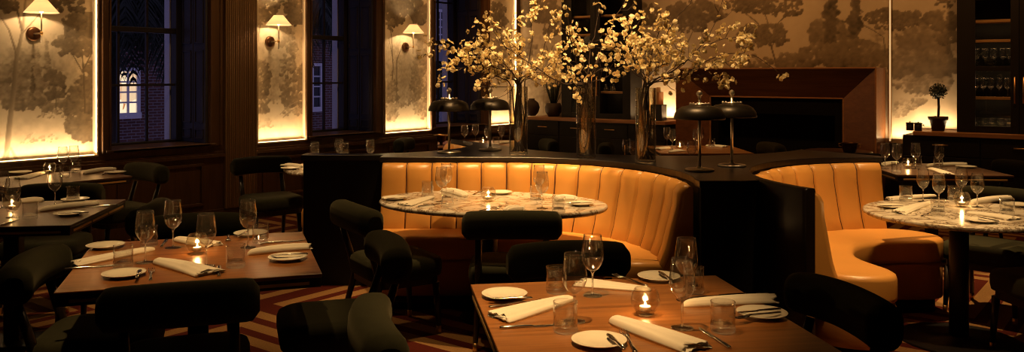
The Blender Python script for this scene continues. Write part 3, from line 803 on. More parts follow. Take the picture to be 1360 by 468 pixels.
far_window(bh, wall_y(157, XS), wall_y(180, XS), wall_h(165, 150, XS), wall_h(165, 95, XS), XS, lit_mat(), MAT['white_ext'])
far_window(bh, wall_y(404, XS), wall_y(424, XS), wall_h(418, 142, XS), wall_h(418, 88, XS), XS, MAT['dim_pane'], MAT['white_ext'])
sh_ = thing('stucco_street_house', 'pale grey house beyond the window behind the blossom', 'building')
MB().box(-15.8, -15.3, 15.62, 30, -.6, 11).build('stucco_wall', MAT['stucco'], sh_)
XS2 = -15.3
far_window(sh_, wall_y(580, XS2), wall_y(587, XS2), wall_h(583, 56, XS2), wall_h(583, 16, XS2), XS2, MAT['dim_pane'], MAT['white_ext'])
def palm(label, x, y, hc, n, ln, seed, wl=.024):
    rg = random.Random(seed)
    t = thing('palm_tree', label, 'palm tree', (x, y, -.6), 0, 'palms in the dusk outside')
    MB().tube([(0, 0, 0), (.05, .02, (hc + .6) * .5), (0, 0, hc + .6)], [.14, .11, .10], 10).build('trunk', MAT['stem'], t)
    m = MB()
    for k in range(n):
        a = 2 * PI * k / n + rg.uniform(-.2, .2); up = rg.uniform(.2, 1.1); pts = []
        for j in range(9):
            f = j / 8; r_ = ln * (f - .12 * f * f) ; z = hc + .6 + ln * (up * f * .8 - 1.25 * f * f)
            pts.append(Vector((math.cos(a) * r_ * .85, math.sin(a) * r_ * .85, z)))
        m.tube(pts, [.016 * (1 - .8 * j / 8) for j in range(9)], 5)
        side = Vector((-math.sin(a), math.cos(a), 0))
        for j in range(40):
            f = .12 + .86 * j / 39; q = f * 8; i = min(7, int(q)); c = pts[i].lerp(pts[i + 1], q - i); d = (pts[i + 1] - pts[i]).normalized()
            l = (ln * .38 * math.sin(PI * min(1, .25 + .75 * f)) + .08) * rg.uniform(.7, 1.2)
            for s in (-1, 1):
                e = c + side * s * l * .6 + d * l * .55 + Vector((0, 0, -l * rg.uniform(.3, .9))); w_ = d * wl
                mid = c.lerp(e, .5) + Vector((0, 0, .04))
                m.add([c - w_, c + w_, mid + w_, e, mid - w_], [(0, 1, 2, 3, 4)])
    m.build('fronds', MAT['palm'], t)
palm('palm with drooping fronds outside the window nearest the widest mural', -11.2, 5.62, 3.15, 44, 1.9, 3)
palm('palm with raised fronds outside the window with the white sash opposite', -12.2, 9.35, 3.0, 26, 1.5, 5)
palm('low palm outside the window behind the blossom', -12.6, 13.3, 1.7, 14, 1.3, 9)
# ================================================================== the banquette island
def arc(cx, cz, r, a0, a1, n):
    return [(cx + r * math.cos(R(a0 + (a1 - a0) * k / n)), cz + r * math.sin(R(a0 + (a1 - a0) * k / n))) for k in range(n + 1)]
def w2(p, h=0.0):
    return tuple(W(p[0], p[1], h))
def path_of(points, step=.02):
    """evenly spaced samples (point, inward normal on the right of travel, length so far) along a plan polyline"""
    P = [Vector(p) for p in points]; seg = [(b - a).length for a, b in zip(P[:-1], P[1:])]; tot = sum(seg); n = int(tot / step) + 1; out = []
    for k in range(n + 1):
        s = tot * k / n; i = 0; q = s
        while i < len(seg) - 1 and q > seg[i]: q -= seg[i]; i += 1
        f = q / seg[i]
        out.append((P[i].lerp(P[i + 1], f), s))
    res = []
    for k, (p, s) in enumerate(out):
        d = (out[min(k + 1, n)][0] - out[max(k - 1, 0)][0]).normalized()
        res.append((p, Vector((d.y, -d.x)), s))
    return res, tot
def banquette(name, label, back_pts, seat_outline, n_ch, top=.92, lean=.12, shell=None, group='tan leather banquettes of the island'):
    """back_pts: plan line of the top of the backrest, the booth on its right hand; seat_outline: plan outline of the seat (counter-clockwise)"""
    c = sum((Vector(p) for p in back_pts), Vector((0, 0))) / len(back_pts)
    org = W(c.x, c.y, 0)
    def loc(p, h): return tuple(Vector(w2(p, h)) - org)
    t = thing(name, label, 'banquette', org, 0, group)
    st, tot = path_of(back_pts, .0085)
    cw = tot / n_ch
    prof = [(lean + .012, .42), (lean + .012, .47), (lean * .80, .56), (lean * .55, .68), (lean * .3, .80), (.030, .875), (.010, .905), (-.012, top), (-.040, top - .004), (-.052, top - .025), (-.052, .42)]
    m = MB(); rings = []
    for p, nrm, s in st:
        ph = (s / cw) % 1.0
        b = max(0.0, math.sin(PI * min(1, max(0, ph)))) ** .30 - (.35 if min(ph, 1 - ph) < .035 else 0)
        ring = []
        for j, (o, h) in enumerate(prof):
            amt = (.0, .034, .040, .040, .040, .038, .034, .022, .008, 0, 0)[j]
            zz = h + (.006 * b if j in (6, 7) else 0)
            ring.append(loc((p.x + nrm.x * (o + amt * (b - .5)), p.y + nrm.y * (o + amt * (b - .5))), zz))
        rings.append(ring)
    m.loops(rings, True, (True, True)); bk = m.build('backrest', MAT['leather'], t)
    sm = MB()  # dark tubes laid in the channel grooves as painted crease shade
    for q in range(1, n_ch):
        k = min(range(len(st)), key=lambda i: abs(st[i][2] - q * cw)); p, nrm, _ = st[k]
        sm.tube([loc((p.x + nrm.x * (o - .22 * a_), p.y + nrm.y * (o - .22 * a_)), h) for (o, h), a_ in zip(prof[1:9], (.034, .040, .040, .040, .038, .034, .022, .008))], .0048, 6)
    sm.build('seam_shade_line', MAT['seam'], bk)
    lo = [tuple(p) for p in seat_outline]
    def pad(mb, prof, ins0=0):
        rings = []
        for ins, z in prof: rings.append([loc(p, z) for p in inset(lo, ins + ins0)])
        mb.loops(rings, True, (True, True)); return mb
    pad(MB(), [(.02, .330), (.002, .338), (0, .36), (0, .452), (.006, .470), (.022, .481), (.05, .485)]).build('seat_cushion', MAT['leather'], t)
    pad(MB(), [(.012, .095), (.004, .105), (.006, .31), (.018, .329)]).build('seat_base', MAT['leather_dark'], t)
    pad(MB(), [(.05, .0), (.05, .094)]).build('plinth', MAT['black'], t)
    if shell:
        r = MB(); s2, _ = path_of(shell, .03); rings = []
        for p, nrm, s in s2:
            rings.append([loc((p.x + nrm.x * o, p.y + nrm.y * o), h) for o, h in ((0, 0), (0, .952), (.006, .96), (.058, .96), (.064, .952), (.064, 0))])
        r.loops(rings, True, (True, True), closed=True); r.build('outer_shell', MAT['rim'], t)
    return t
def ccw(pts):
    a = sum(p[0] * q[1] - q[0] * p[1] for p, q in zip(pts, pts[1:] + pts[:1]))
    return pts if a > 0 else pts[::-1]
def annulus(cx, cz, ro, ri, a0, a1, round_ends=True, n=40):
    """ring sector, its inner corners rounded away"""
    pts = arc(cx, cz, ro, a0, a1, n)
    m = (ro - ri)
    def end(a, sgn):
        # quarter ellipse from the outer end towards the inner edge, bulging past the end
        out = []
        for k in range(1, 12):
            t = PI * k / 12
            r = (ro + ri) / 2 + m / 2 * math.cos(t); b = .30 * math.sin(t)
            out.append((r, a + sgn * math.degrees(b / r)))
        return [(cx + r * math.cos(R(q)), cz + r * math.sin(R(q))) for r, q in out]
    pts += end(a1, 1 if a1 > a0 else -1) if round_ends else []
    pts += arc(cx, cz, ri, a1, a0, n)
    if round_ends: pts += end(a0, -1 if a1 > a0 else 1)[::-1]
    return ccw(pts)
B1C, B2C, B3C, B4C = (-.08, 4.95), (-1.2, 7.2), (2.55, 4.95), (1.2, 7.55)
RB = 1.06
# front booth: a straight run that turns into the curve on its right side
bp1 = [(-.92, B1C[1] + RB), (-.5, B1C[1] + RB)] + arc(B1C[0], B1C[1], RB, 90, -8, 40)
ri, ro = .62, .965
so = [(-.925, B1C[1] + ro), (-.925, B1C[1] + ri)] + arc(B1C[0], B1C[1], ri, 90, -8, 30) + arc(B1C[0], B1C[1], ro, -8, 90, 40)
banquette('banquette', 'channelled tan leather banquette curving behind the oval marble table', bp1, ccw(so), 15)
# right booth
bp3 = arc(B3C[0], B3C[1], RB, 208, 87, 46)
sh3 = arc(B3C[0], B3C[1], RB + .122, 209, 180, 14)
banquette('banquette', 'channelled tan leather banquette with rounded seat ends at the round marble table', bp3, annulus(B3C[0], B3C[1], .975, .52, 196, 90), 12)
# booths on the far side
bp2 = arc(B2C[0], B2C[1], .80, 42, -112, 44)
banquette('banquette', 'tan banquette hidden behind the black divider, facing the windows', bp2, annulus(B2C[0], B2C[1], .70, .36, 36, -118), 12)
bp4 = arc(B4C[0], B4C[1], 1.30, 328, 212, 44)
banquette('banquette', 'tan banquette facing the fireplace, only its rim showing behind the vases', bp4, annulus(B4C[0], B4C[1], 1.2, .80, 214, 326), 14)
# the black divider that the booths share
pl = [(-1.545, 6.235), (-.945, 6.225), (-.945, 6.085), (-.945, B1C[1] + RB + .065)]
pl += arc(B1C[0], B1C[1], RB + .065, 90, -8.5, 34)
pl += [(1.04, 4.715), (1.29, 4.715)]
pl += arc(B3C[0], B3C[1], RB + .13, 190, 188, 1)
pl += arc(B3C[0], B3C[1], RB + .065, 186, 85, 34)
pl += [(2.66, 6.16)]
pl += arc(B4C[0], B4C[1], 1.37, 322, 214, 34)
pl += [(-.12, 7.15)]
pl += arc(B2C[0], B2C[1], .865, 42, -110, 34)
pl += [(-1.545, 6.41)]
oc = W(.7, 5.9, 0)
isl = thing('booth_divider', 'black star-shaped divider whose top carries lamps and flower vases', 'divider', oc)
lp = [tuple(Vector(w2(p)).xy - oc.xy) for p in pl]
lp = ccw(lp)
MB().pad(lp, [(.012, 0), (.012, .918)], smooth=False).build('divider_body', MAT['black'], isl)
MB().pad(lp, [(.004, .919), (0, .923), (0, .956), (.003, .96)], smooth=False).build('divider_top', [MAT['console'], MAT['rim']], isl)
o = COL.objects[-1] if False else [c for c in COL.objects if c.parent == isl and c.name.startswith('divider_top')][0]
for pgn in o.data.polygons:
    if abs(pgn.normal.z) < .8: pgn.material_index = 1
r = MB(); s2, _ = path_of(arc(B3C[0], B3C[1], RB + .125, 209, 187, 16), .03); rings = []
for p_, nrm, s in s2:
    rings.append([tuple(Vector(w2((p_.x + nrm.x * q, p_.y + nrm.y * q), h)) - oc) for q, h in ((0, 0), (0, .952), (.006, .96), (.058, .96), (.064, .952), (.064, 0))])
r.loops(rings, True, (True, True)); r.build('end_shell', MAT['rim'], isl)

# ================================================================== chairs
def make_chair():
    t = thing('dining_chair', '', 'chair', (0, 0, 0))
    m = MB(); m.pad(rrect(.50, .47, .12, 7), [(.03, .345), (.006, .352), (0, .38), (0, .425), (.008, .447), (.03, .458), (.08, .462)]); m.build('seat', MAT['velvet'], t)
    # bolster back: a fat pad over the rail, gently bowed, its ends turned down a little
    m = MB(); rings = []
    n = 22
    for k in range(n + 1):
        u = -1 + 2 * k / n; x = .28 * u; e = min(1.0, (1 - abs(u)) / .16); sc = max(.02, math.sqrt(max(0, 1 - (1 - e) ** 2))) if e < 1 else 1.0
        y0 = -.285 + .035 * u * u; drop = .012 * u * u
        ring = []
        for q in range(20):
            a = 2 * PI * q / 20; c_, s_ = math.cos(a), math.sin(a)
            yy = .072 * math.copysign(abs(c_) ** .75, c_); zz = .079 * math.copysign(abs(s_) ** .75, s_)
            ring.append((x, y0 + yy * (.55 + .45 * sc), .712 - drop + zz * (.55 + .45 * sc)))
        rings.append(ring)
    m.loops(rings, True); m.build('bolster_back', MAT['velvet'], t)
    m = MB(); m.pad(rrect(.45, .42, .10, 6), [(0, .305), (0, .344)], smooth=False); m.build('seat_frame', MAT['dark_wood'], t)
    for sx in (-1, 1):
        f = MB().tube([(sx * .205, .19, .045), (sx * .195, .175, .305)], [.015, .023], 10).build('leg', MAT['dark_wood'], t)
        MB().tube([(sx * .2065, .1925, 0), (sx * .205, .1901, .0449)], [.0145, .0152], 10).build('foot_cap', MAT['brass'], f)
        b = MB().tube([(sx * .205, -.262, .045), (sx * .190, -.185, .33), (sx * .190, -.215, .46), (sx * .190, -.265, .62)], [.014, .022, .021, .017], 10).build('leg', MAT['dark_wood'], t)
        MB().tube([(sx * .2065, -.2685, 0), (sx * .205, -.2621, .0449)], [.0135, .0142], 10).build('foot_cap', MAT['brass'], b)
    return t
CH = Proto(make_chair())
def chair(bx, bz, th, label, group=None):
    f = (math.cos(R(th)), math.sin(R(th)))
    CH.put(label, W(bx + .285 * f[0], bz + .285 * f[1], 0), R(th + TH - 90), group)
chair(-2.06, 3.63, 11, 'dark green bolster-back chair cut by the photo edge at the aisle walnut table')
chair(-1.21, 3.10, 108, 'dark green chair seen from behind before the aisle walnut table, widest in view')
chair(-.56, 3.99, 198, 'dark green chair on the divider side of the walnut table by the carpet aisle')
chair(-1.74, 4.66, 288, 'dark green chair on the far side of the walnut table by the carpet aisle')
chair(-2.13, 5.08, 188, 'dark green chair at the end of the dark table with the sunken votive')
chair(-3.15, 5.98, 276, 'dark green chair between the dark table and the table under the widest mural')
chair(-.46, 2.76, 14, 'olive-lit bolster-back chair standing over the carpet between the two walnut tables')
chair(.25, 3.88, 278.6, 'dark green chair whose back rises behind the front walnut table')
chair(1.21, 3.08, 194, 'dark green chair before the black divider panel, at the front walnut table')
chair(0.0, 4.74, 90, 'black looking chair seen from behind before the oval marble table')
chair(-.95, 5.02, 32, 'dark green chair at the end of the oval marble table beside the black divider')
chair(2.97, 4.34, 98, 'dark chair on the near side of the round marble table, cut by the photo edge')
chair(3.32, 5.72, 222, 'dark chair on the far side of the round marble table')
chair(4.48, 7.5, 186, 'dark chair at the dark table below the glazed cabinet and topiary')
chair(-2.34, 7.92, 305, 'dark green chair before the reeded pilaster, beside the black divider')
chair(-1.32, 10.2, 352, 'small far chair under the mural with the smallest sconce')
chair(-3.12, 7.32, 232, 'dark green chair under the window beside the widest mural')
chair(.46, 10.0, 190, 'far chair showing one round bolster end between two flower vases')
chair(1.02, 9.42, 350, 'far chair showing a low bolster beside the bare table glass and vase')
chair(2.92, 9.50, 186, 'far chair in front of the black fireplace opening')
chair(3.34, 8.22, 92, 'dim chair behind the banquette, before the end of the mantel')

# ================================================================== tables
def square_table(name, label, cx, cz, th, size, top_mat, group, legs=True, segs=(1, 1, 1, 1), depth=None):
    d = depth or size
    t = thing(name, label, 'table', W(cx, cz, 0), R(th + TH), group)
    MB().box(-size / 2, size / 2, -d / 2, d / 2, .735, .75).build('tabletop', top_mat, t, bevel=.003)
    e = .004
    MB().box(-size / 2 + e, size / 2 - e, -d / 2 + e, d / 2 - e, .695, .7345).build('apron', MAT['table_edge'], t, bevel=.003)
    k = 0
    for side in range(4):
        n = segs[side]; M = Matrix.Rotation(side * PI / 2, 4, 'Z'); ln = size if side % 2 == 0 else d; off = (d if side % 2 == 0 else size) / 2
        for q in range(n):
            a = -ln / 2 + .05 + (ln - .10) * q / n + (.012 if q else 0); c = -ln / 2 + .05 + (ln - .10) * (q + 1) / n - (.012 if q < n - 1 else 0)
            MB().box(a, c, -off + e - .003, -off + e + .002, .708, .720, M=M).build('brass_inlay', MAT['inlay'], t)
    MB().box(-.20, .20, -.20, .20, .672, .6945).build('top_plate', MAT['iron'], t, bevel=.004)
    MB().box(-.042, .042, -.042, .042, .018, .6715).build('column', MAT['iron'], t, bevel=.006)
    MB().pad(rrect(.30, .30, .03, 4), [(0, 0), (0, .010), (.006, .0178)]).build('base_plate', MAT['iron'], t)
    return t
def pedestal_table(label, cx, cz, th, a, b, mat, group, base_r=.33, p=2.0, thick=.032, off=(0, 0)):
    t = thing('pedestal_table', label, 'table', W(cx, cz, 0), R(th + TH), group)
    MB().pad(ell(a, b, 72, p), [(.018, .75 - thick), (.006, .75 - thick + .004), (0, .75 - thick + .012), (0, .738), (.004, .747), (.012, .75)]).build('tabletop', mat, t)
    MB().pad(ell(.16, .16, 32), [(0, .695), (0, .75 - thick - .0005)], smooth=False).build('top_plate', MAT['iron'], t)
    m = MB(); m.lathe([(0, .016), (.052, .016), (.052, .694), (0, .694)], 28, *off); m.build('column', MAT['iron'], t)
    m = MB(); m.lathe([(0, 0), (base_r, 0), (base_r, .010), (base_r - .006, .014), (.08, .020), (.07, .030), (.0525, .034), (0, .034)], 48, *off); m.build('base_plate', MAT['iron'], t)
    return t
TG = 'square wooden dining tables'
square_table('dining_table', 'walnut table nearest the camera, brightly lit, before the black divider panel', .40, 2.83, 8.6, .98, MAT['table_wood'], TG)
square_table('dining_table', 'walnut table beside the open carpet aisle, chairs tucked on all sides', -1.372, 3.722, 18.4, .965, MAT['table_wood'], TG)
t3 = (-2.34 - .475 * math.cos(R(8)) - .475 * math.sin(R(8)), 4.51 + .475 * math.cos(R(8)) - .475 * math.sin(R(8)))
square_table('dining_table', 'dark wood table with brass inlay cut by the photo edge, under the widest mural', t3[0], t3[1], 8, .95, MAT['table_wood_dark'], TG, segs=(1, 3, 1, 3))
uu, vv = (ST, CT), (CT, -ST)      # the room's long and cross directions in camera plan
T4 = (-2.99 - .45 * uu[0] - .36 * vv[0], 6.70 - .45 * uu[1] - .36 * vv[1])
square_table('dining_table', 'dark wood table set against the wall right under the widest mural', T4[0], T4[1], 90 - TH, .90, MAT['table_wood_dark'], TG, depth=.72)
square_table('dining_table', 'far wood table under the farthest mural, seen past the black lamps', -.38, 9.82, 5, .95, MAT['table_wood'], TG)
square_table('dining_table', 'far wood table before the mantel end, seen behind a black lamp', 1.98, 9.08, 0, .95, MAT['table_wood'], TG)
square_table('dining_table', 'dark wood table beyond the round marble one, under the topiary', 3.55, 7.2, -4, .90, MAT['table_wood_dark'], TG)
PG = 'pedestal dining tables'
pedestal_table('large oval white marble table in the tan leather booth', -.13, 5.36, -17.5, .735, .47, MAT['marble'], PG, .19, 2.15, off=(-.03, .05))
pedestal_table('round veined marble table in front of the rounded banquette ends', 2.60, 4.95, 40, .52, .52, MAT['marble'], PG, .33)
pedestal_table('marble table half hidden behind the black divider beside the window', -1.43, 7.36, 0, .53, .53, MAT['marble'], PG, .28)
pedestal_table('small round dark table behind the vases, its top mostly hidden by the divider', 1.28, 7.62, 0, .50, .50, MAT['table_wood_dark'], PG, .28)
pedestal_table('small round dark table by the mantel end, hidden behind a chair back', 3.42, 8.92, 0, .34, .34, MAT['table_wood_dark'], PG, .22)
# ================================================================== tableware
TB = .7503
def make_wine():
    t = thing('wine_glass', '', 'wine glass')
    prof = [(.0045, .082), (.008, .088), (.022, .098), (.034, .115), (.0405, .136), (.041, .150), (.0385, .175), (.034, .205), (.0325, .220)]
    inn = [(.0317, .220), (.0332, .205), (.0377, .175), (.0401, .150), (.0396, .136), (.033, .116), (.021, .1005), (.007, .091), (0, .0895)]
    MB().lathe([(0, .082)] + prof + inn, 30).build('bowl', MAT['glass'], t)
    MB().lathe([(0, .006), (.006, .006), (.0042, .018), (.0036, .045), (.0038, .070), (.0046, .0818), (0, .0818)], 12).build('stem', MAT['glass_stem'], t)
    MB().lathe([(0, 0), (.035, 0), (.0355, .0012), (.033, .0024), (.014, .0042), (.006, .0058), (0, .0058)], 30).build('foot', MAT['glass_stem'], t)
    return t
def make_tumbler():
    t = thing('tumbler', '', 'tumbler')
    n = 30
    def ring(r, z, fac): return [(r * (1 + fac * (1 if k % 2 else -1)) * math.cos(2 * PI * k / n), r * (1 + fac * (1 if k % 2 else -1)) * math.sin(2 * PI * k / n), z) for k in range(n)]
    MB().loops([ring(*q) for q in ((.0345, .0225, .0), (.0375, .0225, .012), (.0375, .07, .010), (.038, .088, 0), (.0382, .095, 0), (.0366, .095, 0), (.0362, .088, 0), (.0352, .03, .010))], True).build('glass_wall', MAT['glass_wall'], t)
    MB().loops([ring(*q) for q in ((.030, 0, 0), (.036, .002, .012), (.038, .009, .024), (.038, .018, .024), (.0372, .0222, .012), (.030, .0190, .0), (.012, .0175, .0))], True).build('glass_base', MAT['glass_heavy'], t)
    return t
def make_votive():
    prof = [(.026, 0), (.030, .003), (.029, .010), (.036, .016), (.046, .034), (.0485, .050), (.045, .070), (.036, .086), (.034, .088)]
    inn = [(.0325, .088), (.0345, .084), (.0435, .069), (.0465, .050), (.044, .036), (.034, .019), (.020, .012)]
    o = MB().lathe([(0, 0)] + prof + inn + [(0, .0118)], 32).build('votive_holder', MAT['votive_glass']); return tag(o, '', 'candle holder')
def make_candle():
    t = thing('tealight_candle', '', 'candle')
    MB().lathe([(0, 0), (.0185, 0), (.019, .001), (.019, .015), (.0182, .016), (0, .016)], 20).build('wax', MAT['wax'], t)
    MB().lathe([(0, .0165), (.0024, .0185), (.0034, .022), (.0026, .026), (.0008, .031), (0, .0315)], 12).build('flame', MAT['flame'], t)
    return t
def make_plate():
    o = MB().lathe([(0, .002), (.046, .0), (.050, .0), (.052, .003), (.066, .009), (.082, .0135), (.0828, .0155), (.081, .016), (.062, .0115), (.050, .0062), (0, .0056)], 44).build('side_plate', MAT['china'])
    return tag(o, '', 'plate')
def loft_bar(secs):
    m = MB(); rings = []
    for x, hw, z, th in secs:
        rings.append([(x, -hw, z), (x, -hw * .6, z + th), (x, hw * .6, z + th), (x, hw, z), (x, hw * .5, z - th * .3), (x, -hw * .5, z - th * .3)])
    return m.loops(rings, True)
def make_knife():
    m = loft_bar([(0, .004, .002, .004), (.006, .0075, .002, .006), (.05, .0068, .002, .006), (.095, .0058, .002, .005), (.105, .0052, .002, .004), (.112, .0085, .002, .0016), (.16, .0095, .002, .0013), (.195, .008, .002, .0012), (.215, .0015, .002, .0008)])
    return tag(m.build('table_knife', MAT['steel']), '', 'knife')
def make_butter():
    m = loft_bar([(0, .004, .002, .003), (.006, .0065, .002, .005), (.04, .0058, .002, .005), (.08, .0048, .002, .004), (.088, .0085, .002, .0015), (.12, .010, .002, .0013), (.145, .009, .002, .0012), (.158, .003, .002, .0008)])
    return tag(m.build('butter_knife', MAT['steel']), '', 'knife')
def make_fork():
    m = loft_bar([(0, .005, .002, .002), (.006, .0085, .002, .003), (.05, .006, .003, .003), (.10, .0035, .006, .003), (.125, .0045, .007, .003), (.138, .011, .005, .002), (.152, .0125, .003, .002)])
    for k in range(4):
        y = -.0105 + .007 * k
        q = loft_bar([(.151, .0026, .003, .002), (.175, .0019, .003, .0018), (.200, .0010, .008, .0012)])
        q.v = [(a, b + y, c) for a, b, c in q.v]
        m.add(q.v, q.f, True)
    return tag(m.build('table_fork', MAT['steel']), '', 'fork')
PR = dict(wine=Proto(make_wine()), tumbler=Proto(make_tumbler()), votive=Proto(make_votive()), candle=Proto(make_candle()), plate=Proto(make_plate()),
          knife=Proto(make_knife()), butter=Proto(make_butter()), fork=Proto(make_fork()))
def place(kind, px, py, label, group, h=TB, scale=None, rot=0.0):
    x, z = at(px, py, h)
    return PR[kind].put(label, W(x, z, h), rot, group, scale)
def lay(kind, p0, p1, label, group, h=TB, dz=0.0):
    """cutlery from its handle end (pixel p0) towards its tip (pixel p1)"""
    hh = h + dz
    a, b = W(*at(p0[0], p0[1], hh)), W(*at(p1[0], p1[1], hh)); d = b - a
    ln = dict(knife=.215, butter=.158, fork=.20)[kind]
    mid = (a + b) / 2; u = d.normalized(); st = mid - u * ln / 2
    return PR[kind].put(label, (st.x, st.y, hh), math.atan2(d.y, d.x), group)
def candle(px, py, label, clabel, group, power=.8, h=TB, scale=None):
    place('votive', px, py, label, group, h, scale)
    x, z = at(px, py, h); k = scale or 1.0
    PR['candle'].put(clabel, W(x, z, h + .0125 * k), 0, 'tealights in glass votives', scale)
    point_light('candle_glow', W(x, z, h + .012 + .034 * k), power, (1.0, .55, .20), .008)
def napkin(p0, p1, label, group, w0=.030, w1=.075, hh=.024, seed=1, h=TB, roll=False):
    """folded linen from its narrow end (pixel p0) to its open end (pixel p1)"""
    rg = random.Random(seed)
    a, b = W(*at(p0[0], p0[1], h)), W(*at(p1[0], p1[1], h)); d = b - a; ln = d.length
    n, nv = 22, 40; rings = []
    ph = rg.uniform(0, 6); fr = rg.choice((3, 4, 4, 5))
    for k in range(n + 1):
        u = k / n; wv = w0 + (w1 - w0) * (u ** .8); t_ = hh * (1 if roll else .72) * (.55 + .45 * math.sin(PI * min(1, .2 + .7 * u)))
        if u < .06: wv *= .5 + u / .12; t_ *= .5 + u / .12
        bend = .012 * math.sin(2.2 * u + ph)
        ring = []
        for q in range(nv):
            v = 2 * PI * q / nv; y = wv / 2 * math.cos(v); s_ = math.sin(v)
            top = max(0, s_)
            fold = (.0028 + .0045 * u) * math.cos(fr * PI * y / (wv / 2) + ph + .8 * u) * top * (0.35 if roll else 1)
            z = t_ * top ** (.75 if roll else .5) + fold if s_ > 0 else 0.0005 * -s_
            x = u * ln + (.010 * math.sin(3 * v + ph) + .006 * rg.uniform(-1, 1)) * (u > .95) + (.018 * (y / wv) if u > .9 else 0)
            ring.append((x, y + bend, max(.0, z)))
        rings.append(ring)
    # the open end: turn the cloth inwards so layers show
    for ins, dx in ((.88, .003), (.70, -.004), (.62, .003), (.40, -.003), (.2, .002)):
        r0 = rings[n]; cy = sum(p[1] for p in r0) / nv; cz = hh * .42
        rings.append([(p[0] + dx, cy + (p[1] - cy) * ins, max(.0015, cz + (p[2] - cz) * ins)) for p in r0])
    m = MB(); m.loops(rings, True)
    o = m.build('folded_napkin', MAT['linen']); tag(o, label, 'napkin', group)
    o.location = (a.x, a.y, h); o.rotation_euler = (0, 0, math.atan2(d.y, d.x))
    return o

# ---- the front walnut table
G = 'on the front walnut table'
place('wine', 763, 427, 'wine glass behind the nearest tumbler on the front walnut table', 'wine glasses ' + G)
place('wine', 787, 393, 'wine glass against the dark chair back on the front walnut table', 'wine glasses ' + G)
place('wine', 906, 436, 'wine glass standing alone beside the votive on the front walnut table', 'wine glasses ' + G)
place('wine', 911.5, 399, 'wine glass overlapped by another near the tan seat, front walnut table', 'wine glasses ' + G)
place('tumbler', 751, 441, 'tumbler covering the point of a knife, front walnut table', 'tumblers ' + G, rot=.2)
place('tumbler', 739, 389, 'tumbler at the back edge before the dark chair, front walnut table', 'tumblers ' + G, rot=.5)
place('tumbler', 960, 441, 'tumbler beside the plate of crossed cutlery, front walnut table', 'tumblers ' + G, rot=.1)
place('tumbler', 921, 389, 'tumbler behind two overlapping wine glasses, front walnut table', 'tumblers ' + G, rot=.7)
candle(857, 418, 'clear globe votive glowing at the middle of the front walnut table', 'lit tealight inside the votive of the front walnut table', 'glass votives', .9)
place('plate', 670, 394.5, 'side plate with a knife laid across at the corner of the front walnut table', 'side plates ' + G)
place('plate', 795.5, 457, 'side plate closest to the camera with an upright butter knife', 'side plates ' + G)
place('plate', 875, 371, 'side plate at the back edge of the front table before the tan seat', 'side plates ' + G)
place('plate', 1012, 420, 'side plate with crossed cutlery near the dark chair, front walnut table', 'side plates ' + G)
napkin((757, 397), (664, 424), 'ruffled linen napkin between fork and knife on the front walnut table', 'napkins ' + G, .04, .135, .028, 3)
napkin((813, 428), (927, 465), 'rolled linen napkin pointing at the camera from the votive', 'napkins ' + G, .035, .115, .034, 5, roll=True)
napkin((865, 386), (772, 377), 'flat pleated napkin at the back edge behind the votive', 'napkins ' + G, .03, .12, .020, 8)
napkin((908, 408), (1023, 398), 'long folded napkin beneath a knife beside the lone wine glass', 'napkins ' + G, .03, .095, .028, 11, roll=True)
lay('butter', (706, 397), (648, 397), 'butter knife across the plate at the front table corner', 'knives ' + G, dz=.0165)
lay('fork', (647, 409), (722, 401), 'fork between the ruffled napkin and its side plate', 'forks ' + G)
lay('knife', (663, 437), (752, 432), 'table knife below the ruffled napkin', 'knives ' + G)
lay('butter', (826, 463), (810, 447), 'butter knife on the plate closest to the camera', 'knives ' + G, dz=.0165)
lay('fork', (848, 475), (824, 436), 'fork with upright tines beside the camera-side plate', 'forks ' + G)
lay('butter', (890, 372), (878, 363), 'butter knife on the plate before the tan seat', 'knives ' + G, dz=.0165)
lay('fork', (848, 377), (826, 370), 'fork at the back edge beside the flat pleated napkin', 'forks ' + G)
lay('knife', (995, 392), (915, 396), 'table knife lying behind the long folded napkin', 'knives ' + G)
lay('butter', (1036, 412), (980, 416), 'butter knife crossing a fork on a side plate', 'knives ' + G, dz=.0165)
lay('fork', (1028, 417), (980, 424), 'fork under the knife on the plate near the dark chair', 'forks ' + G, dz=.0155)
lay('knife', (971, 465), (927, 435), 'table knife slanting between lone wine glass and camera', 'knives ' + G)
# ---- the walnut table by the aisle
G = 'on the aisle walnut table'
place('wine', 193, 349, 'wine glass before a tumbler near the dark handled knife, aisle walnut table', 'wine glasses ' + G)
place('wine', 230, 329.5, 'wine glass at the back edge before an olive chair back, aisle walnut table', 'wine glasses ' + G)
place('wine', 274, 354, 'wine glass just in front of the votive on the aisle walnut table', 'wine glasses ' + G)
place('wine', 329.5, 329, 'wine glass beside a tumbler on the divider side, aisle walnut table', 'wine glasses ' + G)
place('tumbler', 163.5, 356, 'tumbler in front of the slanted napkin, aisle walnut table', 'tumblers ' + G)
place('tumbler', 198, 327, 'tumbler behind a wine glass by the dark handled knife, aisle walnut table', 'tumblers ' + G, rot=.3)
place('tumbler', 313, 355, 'tumbler standing apart between napkins, aisle walnut table', 'tumblers ' + G, rot=.6)
place('tumbler', 346, 323, 'tumbler in front of the far plate, aisle walnut table', 'tumblers ' + G, rot=.4)
candle(262, 337, 'globe votive behind a wine glass on the aisle walnut table', 'lit tealight inside the votive of the aisle walnut table', 'glass votives', .8)
place('plate', 164.5, 367, 'side plate nearest the big chair back, aisle walnut table', 'side plates ' + G)
place('plate', 140, 329, 'side plate at the far corner above the slanted napkin', 'side plates ' + G)
place('plate', 382, 345, 'side plate at the corner beside the patterned carpet, knife across it', 'side plates ' + G)
place('plate', 333, 312.5, 'side plate behind a tumbler at the far edge, aisle walnut table', 'side plates ' + G)
napkin((203, 332), (102, 352), 'slanted linen napkin running under a tumbler, aisle walnut table', 'napkins ' + G, .03, .09, .028, 21)
